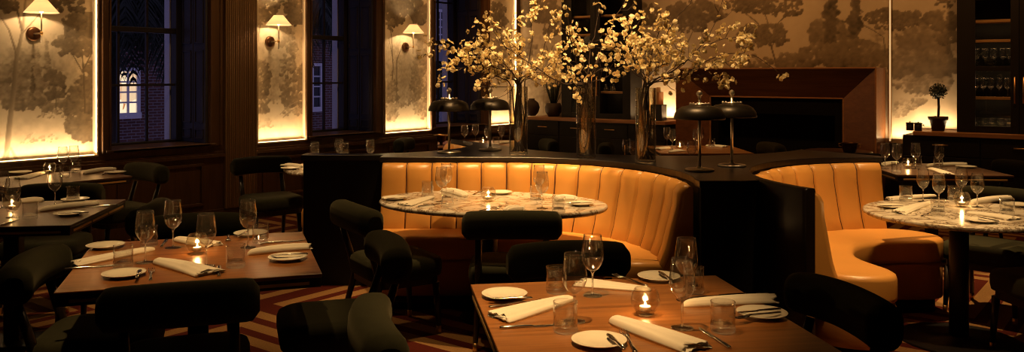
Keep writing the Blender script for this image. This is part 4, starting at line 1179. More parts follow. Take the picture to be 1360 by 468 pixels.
napkin((208, 349), (275, 366), 'rolled napkin whose end meets the big chair back', 'napkins ' + G, .04, .13, .030, 23, roll=True)
napkin((330, 340), (408, 329), 'long napkin at the divider side of the aisle walnut table', 'napkins ' + G, .03, .085, .030, 25, roll=True)
napkin((235, 319), (285, 327), 'crumpled napkin behind the votive on the aisle walnut table', 'napkins ' + G, .05, .10, .03, 27)
lay('knife', (96, 358), (150, 353), 'table knife along the slanted napkin near the chair at the photo edge', 'knives ' + G)
lay('butter', (181, 370), (186, 359), 'butter knife on the plate nearest the big chair back', 'knives ' + G, dz=.0165)
lay('fork', (199, 380), (202, 353), 'fork with raised tines beside the rolled napkin', 'forks ' + G)
lay('knife', (291, 372), (291, 350), 'table knife end showing past the rolled napkin', 'knives ' + G)
lay('knife', (213, 331), (223, 316), 'table knife with dark reflection beside a tumbler', 'knives ' + G)
lay('fork', (303.5, 311), (303, 324), 'fork lying at the far edge between two wine glasses', 'forks ' + G)
lay('butter', (411, 338), (357, 340), 'butter knife laid over the plate by the patterned carpet', 'knives ' + G, dz=.0165)
lay('knife', (352, 324), (400, 320), 'table knife behind the long napkin, divider side', 'knives ' + G)
lay('butter', (317, 315), (328, 308), 'butter knife on the plate at the far edge of the aisle table', 'knives ' + G, dz=.0165)
# ---- the dark table at the photo edge
G = 'on the dark table below the wide mural'
place('wine', 17, 289, 'wine glass standing before the votive on the dark table by the photo edge', 'wine glasses ' + G)
place('wine', 73, 273, 'wine glass by a tumbler at the far side of the dark table', 'wine glasses ' + G)
place('wine', 3, 276, 'wine glass cut by the photo edge on the dark table', 'wine glasses ' + G)
place('tumbler', 40, 291.5, 'tumbler in front of the votive on the dark table', 'tumblers ' + G)
place('tumbler', 97, 268, 'tumbler before the far plate on the dark table', 'tumblers ' + G, rot=.3)
candle(16, 280, 'globe votive on the dark table by the photo edge', 'lit tealight inside the votive of the dark table', 'glass votives', .6)
place('plate', 91.5, 286, 'side plate with knife near the corner of the dark table', 'side plates ' + G)
place('plate', 100, 267, 'side plate behind a tumbler on the dark table', 'side plates ' + G)
napkin((52, 282), (128, 272), 'long rolled napkin pointing along the dark table', 'napkins ' + G, .04, .09, .032, 31, roll=True)
napkin((58, 268), (30, 269), 'crumpled napkin behind the front tumbler of the dark table', 'napkins ' + G, .05, .10, .035, 33)
lay('knife', (0, 301), (27, 291), 'table knife at the front edge of the dark table', 'knives ' + G)
lay('butter', (113, 283), (82, 284), 'butter knife on the plate near the dark table corner', 'knives ' + G, dz=.0165)
lay('knife', (143, 274), (118, 275), 'table knife past the end of the long rolled napkin', 'knives ' + G)
# ---- the table against the mural wall
G = 'on the table against the wide mural'
place('wine', 83.5, 231.5, 'wine glass in front of the glowing wide mural, the nearer of two', 'wine glasses ' + G)
place('wine', 98, 229.5, 'wine glass against the glowing wide mural, the farther of two', 'wine glasses ' + G)
place('tumbler', 86, 236, 'tumbler at the front edge of the table against the wide mural', 'tumblers ' + G)
place('tumbler', 101, 229, 'tumbler under the farther wine glass at the wide mural', 'tumblers ' + G)
candle(66, 231, 'globe votive on the table against the wide mural', 'lit tealight on the table against the wide mural', 'glass votives', .5)
place('plate', 27, 230.5, 'side plate at the photo edge end of the table against the mural', 'side plates ' + G)
place('plate', 153, 230.5, 'side plate at the window end of the table against the mural', 'side plates ' + G)
napkin((66, 228), (30, 238), 'flat napkin near the votive on the table against the mural', 'napkins ' + G, .04, .12, .022, 41)
napkin((112, 232), (151, 226), 'rolled napkin at the window end of the table against the mural', 'napkins ' + G, .05, .08, .035, 43, roll=True)
lay('knife', (143, 228), (135, 233), 'table knife beside the rolled napkin by the window', 'knives ' + G)
# ---- the oval marble table
G = 'on the oval marble table'
place('wine', 586.5, 268, 'wine glass nearer the camera of an overlapping pair on the oval table', 'wine glasses ' + G)
place('wine', 592.5, 262, 'wine glass farther from the camera of an overlapping pair on the oval table', 'wine glasses ' + G)
place('wine', 720, 277, 'wine glass standing behind the black chair, nearer of two', 'wine glasses ' + G)
place('wine', 716, 265, 'wine glass standing near the leather, beside the pleated curve', 'wine glasses ' + G)
place('tumbler', 568, 260, 'tumbler close to the leather at the narrow end of the oval table', 'tumblers ' + G)
place('tumbler', 594.5, 274, 'tumbler in front of the crumpled napkin on the oval table', 'tumblers ' + G, rot=.3)
place('tumbler', 712, 266, 'tumbler behind a wine glass before the leather curve', 'tumblers ' + G, rot=.5)
place('tumbler', 742, 283, 'tumbler just past the corner of the black chair back', 'tumblers ' + G, rot=.6)
candle(648.5, 267.5, 'globe votive shining at the middle of the oval marble table', 'lit tealight inside the votive of the oval marble table', 'glass votives', .8)
place('plate', 524, 265, 'side plate at the divider end of the oval table', 'side plates ' + G)
place('plate', 771, 272.5, 'side plate with cutlery under the pleated leather curve', 'side plates ' + G)
place('plate', 664, 257.5, 'side plate at the leather side behind the oval table votive', 'side plates ' + G)
napkin((574, 262), (538, 273), 'flat napkin folded toward the camera on the oval table', 'napkins ' + G, .03, .12, .018, 51)
napkin((617, 262), (594, 254), 'crumpled napkin beside the pair of wine glasses on the oval table', 'napkins ' + G, .05, .12, .035, 53)
napkin((738, 268), (763, 266), 'bunched napkin next to the plate with cutlery on the oval table', 'napkins ' + G, .06, .10, .05, 55)
napkin((672, 284), (690, 279), 'napkin peak showing above the black chair back', 'napkins ' + G, .04, .10, .045, 57)
lay('knife', (555, 275.5), (588, 270), 'table knife pointing at a tumbler on the oval table', 'knives ' + G)
lay('fork', (628, 259.5), (640, 253.5), 'fork slanting toward the leather on the oval table', 'forks ' + G)
lay('fork', (641, 280), (662, 276), 'fork half hidden by the black chair back', 'forks ' + G)
lay('butter', (512, 265), (537, 263), 'butter knife on the plate at the divider end of the oval table', 'knives ' + G, dz=.0165)
lay('butter', (756, 271), (784, 270), 'butter knife on the plate under the leather curve', 'knives ' + G, dz=.0165)
# ---- the round marble table
G = 'on the round marble table'
place('wine', 1226, 268, 'wine glass farthest toward the leather on the round marble table', 'wine glasses ' + G, scale=.93)
place('wine', 1247, 275, 'wine glass in front of its row, behind the napkin on round marble table', 'wine glasses ' + G, scale=.93)
place('wine', 1277, 267, 'wine glass rising right behind the round table votive', 'wine glasses ' + G, scale=.93)
place('wine', 1298, 275.5, 'wine glass on the cabinet side of the round table votive', 'wine glasses ' + G, scale=.93)
place('tumbler', 1203, 267, 'tumbler near the leather edge of the round marble table', 'tumblers ' + G)
place('tumbler', 1245.5, 286, 'tumbler in front of the round table wine glasses', 'tumblers ' + G, rot=.3)
place('tumbler', 1337.5, 285, 'tumbler by the chair at the photo edge, round marble table', 'tumblers ' + G, rot=.2)
place('tumbler', 1267, 266.5, 'tumbler hiding behind the round table votive', 'tumblers ' + G, rot=.5)
candle(1277.5, 275, 'globe votive burning on the round marble table', 'lit tealight inside the votive of the round marble table', 'glass votives', .8)
place('plate', 1184, 276, 'side plate at the leather edge of the round marble table', 'side plates ' + G)
place('plate', 1303, 295, 'side plate at the camera edge of the round marble table', 'side plates ' + G)
place('plate', 1352, 274, 'side plate cut by the photo edge, round marble table', 'side plates ' + G)
napkin((1238, 270), (1196, 284), 'napkin spread beside a tumbler on the round marble table', 'napkins ' + G, .03, .10, .026, 61)
napkin((1242, 261), (1182, 266), 'napkin along the far rim of the round marble table', 'napkins ' + G, .03, .08, .024, 63)
napkin((1290, 272), (1337, 264), 'rolled napkin behind the tumbler at the photo edge', 'napkins ' + G, .04, .075, .032, 65, roll=True)
napkin((1284, 284), (1346, 292), 'flat napkin next to the camera-side plate, round marble table', 'napkins ' + G, .05, .10, .020, 67)
lay('knife', (1219, 291), (1240, 280), 'table knife pointing from the round table rim to a tumbler', 'knives ' + G)
lay('butter', (1330, 296), (1296, 288), 'butter knife over the camera-side plate, round marble table', 'knives ' + G, dz=.0165)
lay('butter', (1170, 275), (1198, 274), 'butter knife on the plate by the leather, round marble table', 'knives ' + G, dz=.0165)
# ---- the dark table under the topiary
G = 'on the dark table under the topiary'
place('wine', 1175.5, 224.5, 'wine glass next to the end of the tan backrest', 'wine glasses ' + G)
place('wine', 1191, 226.5, 'second wine glass from the end of the tan backrest', 'wine glasses ' + G)
place('wine', 1216, 224.5, 'third wine glass from the tan backrest, past the votive', 'wine glasses ' + G)
place('wine', 1247.5, 226, 'wine glass standing apart above the rolled napkins under the topiary', 'wine glasses ' + G)
place('tumbler', 1246, 223, 'tumbler behind the wine glass that stands apart under the topiary', 'tumblers ' + G)
place('tumbler', 1190.5, 231, 'tumbler close to the votive under the topiary', 'tumblers ' + G)
place('tumbler', 1218, 222, 'tumbler behind the third wine glass under the topiary', 'tumblers ' + G)
candle(1206, 224, 'globe votive on the dark table under the topiary', 'lit tealight on the dark table under the topiary', 'glass votives', .6)
napkin((1232, 222), (1280, 219), 'rolled napkin lying behind the wine glass that stands apart', 'napkins ' + G, .04, .08, .03, 71, roll=True)
napkin((1232, 225), (1262, 233), 'napkin angled at the camera under the topiary', 'napkins ' + G, .04, .09, .03, 73)
napkin((1192, 217), (1172, 220), 'napkin by the end of the tan backrest', 'napkins ' + G, .04, .09, .03, 75)
place('plate', 1283, 223, 'side plate at the chair side of the dark table under the topiary', 'side plates ' + G)
# ---- far tables
G = 'on the far table past the black lamps'
place('wine', 617, 191.5, 'far wine glass right beside the stem of the black lamp at the divider end', 'wine glasses ' + G)
place('wine', 631.5, 189.5, 'far wine glass second from the divider end lamp', 'wine glasses ' + G)
place('wine', 648, 193.5, 'far wine glass overlapped by the stem of a black lamp', 'wine glasses ' + G)
place('wine', 666, 191, 'far wine glass before the farthest glowing mural', 'wine glasses ' + G)
candle(641.5, 193, 'tiny votive on the far table past the black lamps', 'lit tealight on the far table past the black lamps', 'glass votives', .5)
napkin((634, 189.5), (626, 193), 'far napkin between the two black lamps', 'napkins ' + G, .05, .1, .03, 81)
napkin((660, 192), (674, 189.5), 'far napkin under the farthest glowing mural', 'napkins ' + G, .05, .1, .03, 83)
place('tumbler', 659, 194, 'far tumbler by the votive past the black lamps', 'tumblers ' + G)
G = 'on the far table before the mantel'
place('wine', 886, 196, 'far wine glass against the lit niche, taller looking of a pair', 'wine glasses ' + G)
place('wine', 893, 199, 'far wine glass against the lit niche, lower looking of a pair', 'wine glasses ' + G)
place('wine', 930, 196, 'far wine glass just past the stem of the lamp before the mantel', 'wine glasses ' + G)
place('wine', 925, 199.5, 'far wine glass crossed by the stem of the lamp before the mantel', 'wine glasses ' + G)
candle(903, 198.5, 'tiny votive on the far table before the mantel', 'lit tealight on the far table before the mantel', 'glass votives', .5)
napkin((888, 197), (872, 199), 'far napkin beside the flower vase before the mantel', 'napkins ' + G, .05, .11, .03, 91)
napkin((938, 194.5), (962, 196), 'far napkin between the two lamps before the mantel', 'napkins ' + G, .05, .11, .03, 93)
napkin((888, 203), (906, 201), 'far napkin in front of the tiny votive before the mantel', 'napkins ' + G, .05, .11, .03, 95)
place('tumbler', 945, 196, 'far tumbler between the two lamps before the mantel', 'tumblers ' + G)
G = 'on the hidden round table behind the vases'
place('wine', 832, 217, 'wine glass beside the vase, standing before the black base cabinet', 'wine glasses ' + G)
place('wine', 841.5, 220, 'wine glass half behind the flower vase and its branches', 'wine glasses ' + G)
place('wine', 918.5, 220, 'wine glass low behind the lamp base before the mantel', 'wine glasses ' + G)
place('tumbler', 814.5, 222, 'tumbler behind the divider beside the bare wine glass', 'tumblers ' + G)
place('tumbler', 914, 224, 'tumbler behind the divider next to the lamp base', 'tumblers ' + G)
G = 'on the marble table behind the divider'
place('wine', 418, 222, 'wine glass nearest the window edge, rising behind the black divider', 'wine glasses ' + G)
place('wine', 450.5, 217, 'wine glass at the back of the pair behind the black divider', 'wine glasses ' + G)
place('wine', 457.5, 222.5, 'wine glass at the front of the pair behind the black divider', 'wine glasses ' + G)
place('wine', 492, 217.5, 'lone wine glass behind the black divider near the flower lamps', 'wine glasses ' + G)
napkin((402, 222), (380, 220), 'napkin at the table end poking past the black divider', 'napkins ' + G, .05, .11, .03, 97)
place('plate', 386, 225, 'side plate at the table end poking past the black divider', 'side plates ' + G)
# shelves of the right cabinet
def shelf_row(kind, pxs, h, Y, label, group, scale=1.0):
    for px in pxs:
        PR[kind].put(label, (back_x(px, Y), Y, h), 0, group, scale)
SG = 'glassware in the cabinet beside the topiary'
shelf_row('wine', (1297, 1308, 1320, 1332, 1340), 1.625, 10.0, 'stemmed glass on the upper glass shelf of the cabinet beside the topiary', 'stemmed glasses on the upper cabinet shelf', .9)
shelf_row('wine', (1296, 1306, 1316, 1327, 1338), 1.3195, 10.0, 'stemmed glass on the lower glass shelf of the cabinet beside the topiary', 'stemmed glasses on the lower cabinet shelf', .9)
shelf_row('tumbler', (1296, 1307, 1318, 1329, 1339), 1.0025, 10.0, 'tumbler at the bottom of the cabinet beside the topiary', 'tumblers at the cabinet bottom')
shelf_row('wine', (802, 809, 816, 823), 1.625, 10.03, 'stemmed glass in the cabinet behind the blossom', 'stemmed glasses in the cabinet behind the blossom', .9)
shelf_row('tumbler', (772, 780, 805, 814), 1.3195, 10.03, 'tumbler in the cabinet behind the blossom', 'tumblers in the cabinet behind the blossom')

# ================================================================== lamps, vases, counter pieces
def make_lamp():
    t = thing('table_lamp', '', 'lamp')
    MB().lathe([(0, 0), (.088, 0), (.09, .003), (.09, .008), (.084, .012), (.02, .016), (.016, .026), (0, .026)], 40).build('base', MAT['chrome'], t)
    MB().lathe([(0, .0265), (.0095, .0265), (.0095, .445), (0, .445)], 16).build('stem', MAT['chrome'], t)
    m = MB(); out = [(.156, .315), (.157, .322), (.150, .350), (.132, .376), (.105, .392), (.07, .398), (.02, .400)]; inn = [(.02, .397), (.07, .395), (.103, .389), (.129, .373), (.147, .348), (.153, .315)]
    m.lathe([(.0095, .400)] + out[::-1] + inn[::-1] + [(.0095, .397)], 48, closed=True); m.build('lamp_shade', MAT['shade_black'], t)
    m = MB()
    m.lathe([(.058, .4005), (.060, .4005), (.060, .411), (.058, .411)], 36, closed=True); m.lathe([(.0, .4007), (.03, .4007), (.028, .405), (0, .406)], 24)
    for k in range(14):
        a = 2 * PI * k / 14; m.tube([(.059 * math.cos(a), .059 * math.sin(a), .4005), (.059 * math.cos(a), .059 * math.sin(a), .416)], .004, 6)
    m.build('gallery', MAT['chrome'], t)
    m = MB(); m.lathe([(0, .4455), (.010, .446), (.012, .449), (.008, .452), (.014, .456), (.019, .466), (.0195, .474), (.015, .484), (.006, .490), (0, .491)], 9, smooth=False); m.build('finial', MAT['chrome'], t)
    return t
LP = Proto(make_lamp())
DT = .9605
def lamp(px, z, label):
    LP.put(label, W((px - CX) / F * z, z, DT), 0, 'black dome lamps on the divider')
lamp(596.5, 6.40, 'black dome lamp nearest the windows, in front of the blue dusk pane')
lamp(651, 6.62, 'black dome lamp just beside the first flower vase')
lamp(929, 5.22, 'black dome lamp closest to the camera, before the mantel jamb')
lamp(972, 5.47, 'black dome lamp before the black fireplace opening')

def make_vase(z0=0):
    t = thing('glass_vase', '', 'vase')
    r = .0685; H = .50
    MB().lathe([(0, 0), (r - .004, 0), (r, .003), (r, H - .002), (r - .002, H), (r - .005, H - .001), (r - .005, .022), (r - .012, .018), (0, .018)], 40).build('vase_wall', MAT['vase_glass'], t)
    MB().lathe([(0, .0195), (r - .0065, .0225), (r - .0062, .30), (0, .30)], 40).build('water', MAT['water'], t)
    return t
VS = Proto(make_vase())
VASES = [((688.5 - CX) / F * 6.26, 6.26), ((778.5 - CX) / F * 6.02, 6.02), ((857.5 - CX) / F * 5.69, 5.69)]
VL = ['tall clear cylinder vase beside the black lamps, before the farthest mural', 'tall clear cylinder vase in the middle, before the glazed cabinet', 'tall clear cylinder vase nearest the mantel, crowded with branches']
for (x, z), lb in zip(VASES, VL): VS.put(lb, W(x, z, DT), 0, 'glass vases on the divider')

def blossom(m, c, r, rg, ax):
    ax = ax.normalized(); u = ax.orthogonal().normalized(); v = ax.cross(u)
    a0 = rg.uniform(0, 6)
    for lay_, (rr, up, k) in enumerate(((r, .35, 5), (r * .66, .95, 4))):
        for j in range(k):
            a = a0 + lay_ * .6 + 2 * PI * j / k; d = u * math.cos(a) + v * math.sin(a); s = ax.cross(d) * rr
            b = c + ax * (.001 + .002 * lay_); q = lambda f, g: c + d * rr * f + ax * rr * up * (f ** 1.8) + s * g
            m.add([b, q(.45, .42), q(.82, .46), q(1.0, .2), q(1.0, -.2), q(.82, -.46), q(.45, -.42)], [(0, 1, 6), (1, 2, 5, 6), (2, 3, 4, 5)], True)
def branch(vi, pts, label, group, seed, dz=0.0, dens=1.0, clus=None):
    """pts: pixels from the vase mouth outwards; dz: how far the tip comes towards (-) or leaves (+) the camera"""
    rg = random.Random(seed); vx, vz = VASES[vi]
    base = W(vx, vz, DT)
    t = thing('blossom_branch', label, 'flowering branch', base, 0, group)
    ang = rg.uniform(0, 2 * PI); r0 = rg.uniform(.01, .052)
    P = [Vector((r0 * math.cos(ang), r0 * math.sin(ang), .024))]
    n = len(pts); full = []
    for i, (px, py) in enumerate(pts):
        z = vz + dz * ((i + .6) / n) ** 1.2; x = (px - CX) / F * z; h = EYE + (HZ - py) / F * z
        full.append(W(x, z, h) - base)
    d0 = (full[0]); hm = .50
    ex = Vector((d0.x, d0.y)); ex = ex * min(1.0, .030 / max(1e-6, ex.length)) + Vector((rg.uniform(-1, 1), rg.uniform(-1, 1))) * .026
    a2 = ang + rg.uniform(1.2, 3.6); r2 = rg.uniform(.01, .05); P.append(Vector((r2 * math.cos(a2), r2 * math.sin(a2), .24))); P.append(Vector((ex.x, ex.y, hm + .01)))
    P += [p for p in full if p.z > hm + .03 or Vector((p.x, p.y)).length > .09]
    # smooth the path
    S = []
    for i in range(len(P) - 1):
        a, b = P[max(0, i - 1)], P[i]; c, d = P[i + 1], P[min(len(P) - 1, i + 2)]
        for k in range(5):
            f = k / 5; S.append(.5 * ((2 * b) + (c - a) * f + (2 * a - 5 * b + 4 * c - d) * f * f + (3 * b - a - 3 * c + d) * f ** 3))
    S.append(P[-1])
    for i in range(len(S)):
        q = Vector((S[i].x, S[i].y))
        if S[i].z < hm + .005 and q.length > .056: q = q * .056 / q.length; S[i] = Vector((q.x, q.y, S[i].z))
    for i in range(12, len(S) - 1): S[i] = S[i] + Vector((rg.uniform(-1, 1), rg.uniform(-1, 1), rg.uniform(-1, 1))) * .006
    st = MB(); N_ = len(S)
    st.tube(S, [.0044 * (1 - i / N_) + .0014 for i in range(N_)], 6)
    fl = MB(); i0 = 11
    cl = clus or .0
    def bunch(c, n_, spread):
        for _ in range(n_):
            o_ = Vector((rg.gauss(0, 1), rg.gauss(0, 1), rg.gauss(0, 1))) * spread
            if Vector((c.x + o_.x, c.y + o_.y)).length < .09 and c.z + o_.z < hm + .05: continue
            blossom(fl, c + o_, rg.uniform(.013, .0205), rg, o_ + Vector((rg.uniform(-1, 1), rg.uniform(-1, 1), rg.uniform(-.2, 1))) * .03)
    for i in range(i0 + 2, N_):
        f = (i - i0) / max(1, N_ - i0)
        if rg.random() < dens * (.15 + .50 * f): bunch(S[i], rg.choice((1, 2, 3, 4, 5)), .019)
        if rg.random() < .40 * dens:
            d = (S[min(i + 1, N_ - 1)] - S[i - 1]).normalized(); q = Vector((rg.gauss(0, 1), rg.gauss(0, 1), rg.gauss(.25, 1))); q = (q - d * q.dot(d)).normalized()
            ln = rg.uniform(.06, .20) * (1.1 - .4 * f); k1 = S[i] + (d * .5 + q).normalized() * ln * .5; k2 = k1 + (d * .7 + q * .7 + Vector((rg.uniform(-.4, .4), rg.uniform(-.4, .4), rg.uniform(-.3, .5)))).normalized() * ln * .5
            st.tube([S[i], k1, k2], [.0024, .0018, .001], 5)
            for c in (k1, k2, (k1 + k2) / 2):
                if rg.random() < .60 * dens: bunch(c, rg.choice((1, 1, 2, 3)), .016)
    bunch(S[-1], 3, .018)
    st.build('stem', MAT['stem'], t)
    if fl.v: fl.build('blossoms', MAT['blossom'], t)
GA, GB, GC = 'blossom branches in the vase by the lamps', 'blossom branches in the middle vase', 'blossom branches in the vase by the mantel'
BA, BB, BC = 'shorter blossom branch crowded in the middle of the vase beside the black lamps', 'shorter blossom branch of the middle vase, before the glazed cabinet', 'shorter blossom branch crowded in the middle of the vase nearest the mantel'
A = [([(690, 112), (678, 80), (662, 46), (648, 24)], 'blossom branch topped by the densest cluster, before the far window shutter', -.05, 1.3),
     ([(686, 112), (662, 90), (628, 70), (600, 66), (566, 58)], 'longest blossom branch of the lamp-side vase, reaching level over the window', -.15, 1.3),
     ([(684, 114), (660, 102), (630, 92), (602, 92), (584, 100)], 'blossom branch dipping low toward the black lamp shade', -.2, .6),
     ([(690, 112), (676, 92), (655, 72), (630, 60), (612, 72)], BA, -.3, 1.1), ([(690, 110), (690, 80), (686, 50), (692, 28)], BA, .1, 1.1),
     ([(692, 112), (702, 84), (706, 52), (704, 20), (712, 4)], BA, .0, 1.0), ([(692, 112), (712, 92), (722, 66), (728, 40), (740, 18)], BA, -.1, .9),
     ([(688, 110), (672, 96), (650, 88), (640, 104), (636, 118)], BA, -.2, 1.0), ([(692, 110), (714, 100), (734, 82), (752, 60)], BA, .15, 1.1),
     ([(688, 110), (694, 92), (690, 70), (672, 50)], BA, -.25, 1.2), ([(690, 112), (700, 100), (716, 96), (730, 104)], BA, -.2, 1.2), ([(688, 112), (680, 100), (664, 84), (650, 60), (632, 40)], BA, .1, 1.1),
     ([(691, 112), (708, 98), (720, 80), (735, 72)], BA, -.1, 1.1), ([(689, 112), (674, 104), (660, 98), (650, 82)], BA, -.05, 1.2),
     ([(688, 112), (662, 84), (640, 76), (614, 78), (598, 88)], 'blossom branch curving level at mid height toward the dusk window', -.3, 1.2), ([(688, 112), (668, 98), (646, 110), (622, 120)], 'short blossom branch nodding just above the second black lamp', -.25, 1.0)]
B = [([(776, 118), (768, 90), (758, 50), (752, 14), (750, -8)], 'blossom branch climbing straight up the dark cabinet stile', -.1, 1.0),
     ([(776, 120), (746, 110), (704, 84), (668, 58), (655, 40)], 'dark bare branch crossing from the middle vase toward the lamps', -.3, .35),
     ([(780, 118), (792, 84), (806, 46), (822, 14), (838, -8)], 'thin blossom branch from the middle vase running off the photo top', .0, .5),
     ([(780, 120), (806, 102), (832, 84), (846, 70)], 'dense blossom branch linking the middle vase to the mantel-side vase', -.15, 1.5),
     ([(774, 120), (752, 118), (730, 122), (718, 138)], 'blossom branch hanging down before the base cabinet', -.25, 1.1),
     ([(778, 118), (776, 90), (766, 66), (756, 40)], BB, .1, 1.2), ([(778, 118), (770, 96), (752, 80), (742, 66)], BB, -.2, 1.1), ([(780, 118), (790, 96), (800, 70), (812, 60)], BB, -.1, 1.0), ([(778, 118), (782, 80), (790, 40), (796, 10)], BB, .15, .8),
     ([(776, 118), (764, 104), (750, 98), (738, 84)], BB, .1, 1.2), ([(779, 118), (786, 100), (806, 90), (818, 100)], BB, -.25, 1.0)]
C = [([(862, 116), (896, 92), (940, 60), (975, 50), (998, 52)], 'heavy blossom branch sweeping from the mantel-side vase over the lamps', -.25, 1.5),
     ([(862, 118), (900, 104), (950, 76), (1000, 74), (1038, 100)], 'longest blossom branch, its tip drooping before the mantel', -.15, .55),
     ([(860, 114), (872, 76), (892, 34), (916, 4), (926, -8)], 'bare slanting branch with few flowers before the dim mural', -.05, .3),
     ([(862, 116), (910, 98), (955, 84), (985, 78)], 'blossom branch low above the lamp finials', -.3, 1.6),
     ([(862, 114), (900, 92), (926, 66), (948, 34), (960, -4)], 'blossom branch reaching the photo top before the umbrella pine', .1, .6),
     ([(862, 118), (905, 104), (940, 100), (965, 108)], 'blossom branch lowest over the lamp before the mantel', -.1, 1.4),
     ([(858, 112), (852, 76), (846, 44), (852, 18)], BC, -.1, 1.3), ([(856, 112), (842, 80), (834, 50), (830, 28)], BC, .1, 1.2), ([(858, 112), (864, 80), (872, 50), (880, 24)], BC, -.2, 1.3), ([(856, 112), (838, 92), (822, 70), (812, 44)], BC, -.2, 1.2),
     ([(860, 112), (876, 88), (888, 64), (890, 44)], BC, .1, 1.3), ([(860, 112), (884, 100), (902, 78), (908, 60)], BC, -.1, 1.0), ([(858, 114), (854, 92), (844, 74), (858, 54)], BC, -.3, 1.3), ([(859, 114), (866, 96), (880, 82), (872, 64)], BC, -.25, 1.2)]
for vi, (lst, g) in enumerate(((A, GA), (B, GB), (C, GC))):
    for k, (pts, lb, dz, dn) in enumerate(lst): branch(vi, pts, lb, g, 100 * vi + k, dz, dn)

# counter pieces
t = thing('topiary', 'small ball topiary in a dark tapering pot on the oak worktop', 'plant', (back_x(1246, 9.92), 9.92, .951))
MB().lathe([(0, 0), (.060, 0), (.085, .115), (.098, .116), (.100, .150), (.090, .151), (.086, .135), (0, .135)], 24).build('pot', MAT['terracotta'], t)
MB().tube([(0, 0, .13), (.006, 0, .25), (0, .004, .37)], [.014, .012, .012], 8).build('stem', MAT['stem'], t)
m = MB(); rg = random.Random(4)
for k in range(420):
    d = Vector((rg.gauss(0, 1), rg.gauss(0, 1), rg.gauss(0, 1))).normalized(); c = Vector((0, 0, .42)) + d * .075 * rg.uniform(.75, 1.08); u = d.orthogonal().normalized(); v = d.cross(u); a = rg.uniform(0, 6); e = u * math.cos(a) + v * math.sin(a); f = d.cross(e)
    m.add([c, c + e * .011 + f * .008 + d * .006, c + e * .022 + d * .012, c + e * .011 - f * .008 + d * .006], [(0, 1, 2, 3)])
m.lathe([(0, .365), (.040, .376), (.064, .42), (.040, .464), (0, .475)], 16)
m.build('leaf_ball', MAT['leaf'], t)
def make_jar():
    t = thing('lidded_jar', '', 'jar')
    MB().lathe([(0, 0), (.036, 0), (.038, .004), (.038, .066), (.032, .070), (0, .070)], 20).build('body', MAT['iron'], t)
    MB().lathe([(0, .0705), (.042, .0705), (.042, .080), (.034, .084), (.006, .086), (.008, .096), (0, .097)], 20).build('lid', MAT['iron'], t)
    m = MB().tube([(.037, 0, .060), (.052, 0, .062), (.058, 0, .05)], .005, 6); m.build('handle', MAT['iron'], t); return t
JR = Proto(make_jar())
JR.put('lidded black jar at the very end of the oak worktop', (back_x(1208.5, 9.80), 9.80, .951), 2.5, 'lidded jars on the worktop')
JR.put('lidded black jar between the other jar and the topiary', (back_x(1219.5, 9.80), 9.80, .951), .5, 'lidded jars on the worktop')
t = thing('round_vase', 'round dark pottery vase of twigs on the worktop behind the blossom', 'vase', (back_x(706, 9.95), 9.95, .951))
MB().lathe([(0, 0), (.06, 0), (.10, .05), (.12, .12), (.10, .19), (.045, .23), (.05, .25), (.04, .25), (.035, .23), (0, .22)], 24).build('body', MAT['terracotta'], t)
t = thing('potted_plant', 'wispy dark plant in a round pot on the worktop behind the vases', 'plant', (back_x(735, 9.95), 9.95, .951))
MB().lathe([(0, 0), (.07, 0), (.115, .06), (.125, .13), (.10, .19), (.09, .19), (0, .17)], 24).build('pot', MAT['terracotta'], t)
m = MB(); rg = random.Random(8)
for k in range(46):
    a = rg.uniform(0, 6.28); l = rg.uniform(.25, .5); r_ = rg.uniform(.05, .26)
    p0 = Vector((.03 * math.cos(a), .03 * math.sin(a), .16)); p1 = Vector((r_ * .5 * math.cos(a), min(.12, r_ * .5 * math.sin(a)), .16 + l * .7)); p2 = Vector((r_ * math.cos(a), min(.18, r_ * math.sin(a)), .16 + l * rg.uniform(.6, .95)))
    m.tube([p0, p1, p2], [.005, .004, .001], 4)
m.build('foliage', MAT['leaf'], t)
bx = back_x(876, 9.9)
t = tag(MB().box(bx - .08, bx + .08, 9.80, 9.95, .951, 1.16).build('menu_box', MAT['iron'], bevel=.006), 'black box at the niche end of the worktop behind the vases', 'box')
for k, (dx, hh, mt) in enumerate(((-.045, .18, 'book'), (-.012, .22, 'book_cream'), (.025, .16, 'book'))):
    b_ = thing('book', ('tan upright book behind the vase nearest the lit niche', 'taller cream upright book between two tan ones', 'shorter tan upright book closest to the lit niche')[k], 'book', (bx + dx, 9.875, 1.161), 0, 'books on the black box')
    MB().box(-.013, .013, -.06, .06, 0, hh).build('cover', MAT[mt], b_, bevel=.002)
    MB().box(-.0095, .0095, -.055, .0605, hh - .004, hh + .0005).build('page_block', MAT['book_cream'], b_)
# coolers
t = thing('footed_bowl', 'brass footed bowl with wide rim on the far table beside a black lamp', 'bowl', W(-.80, 9.62, TB))
MB().lathe([(0, 0), (.05, 0), (.052, .004), (.02, .010), (.018, .03), (.05, .045), (.055, .105), (.085, .112), (.085, .116), (.05, .112), (.046, .05), (0, .04)], 28).build('bowl', MAT['bronze'], t)
MB().lathe([(.0855, .111), (.088, .111), (.088, .118), (.0855, .118)], 28, closed=True).build('rim', MAT['brass'], t)
t = thing('handled_pot', 'two-handled bronze pot on the hidden table by the mantel end', 'pot', W(3.46, 8.72, TB))
MB().lathe([(0, 0), (.055, 0), (.06, .005), (.075, .05), (.078, .095), (.084, .10), (.074, .10), (.068, .05), (.05, .01), (0, .008)], 28).build('pot_body', MAT['bronze'], t)
for s in (-1, 1): MB().tube([(s * .074, 0, .055), (s * .105, 0, .06), (s * .108, 0, .085), (s * .08, 0, .09)], .006, 8).build('handle', MAT['brass'], t)
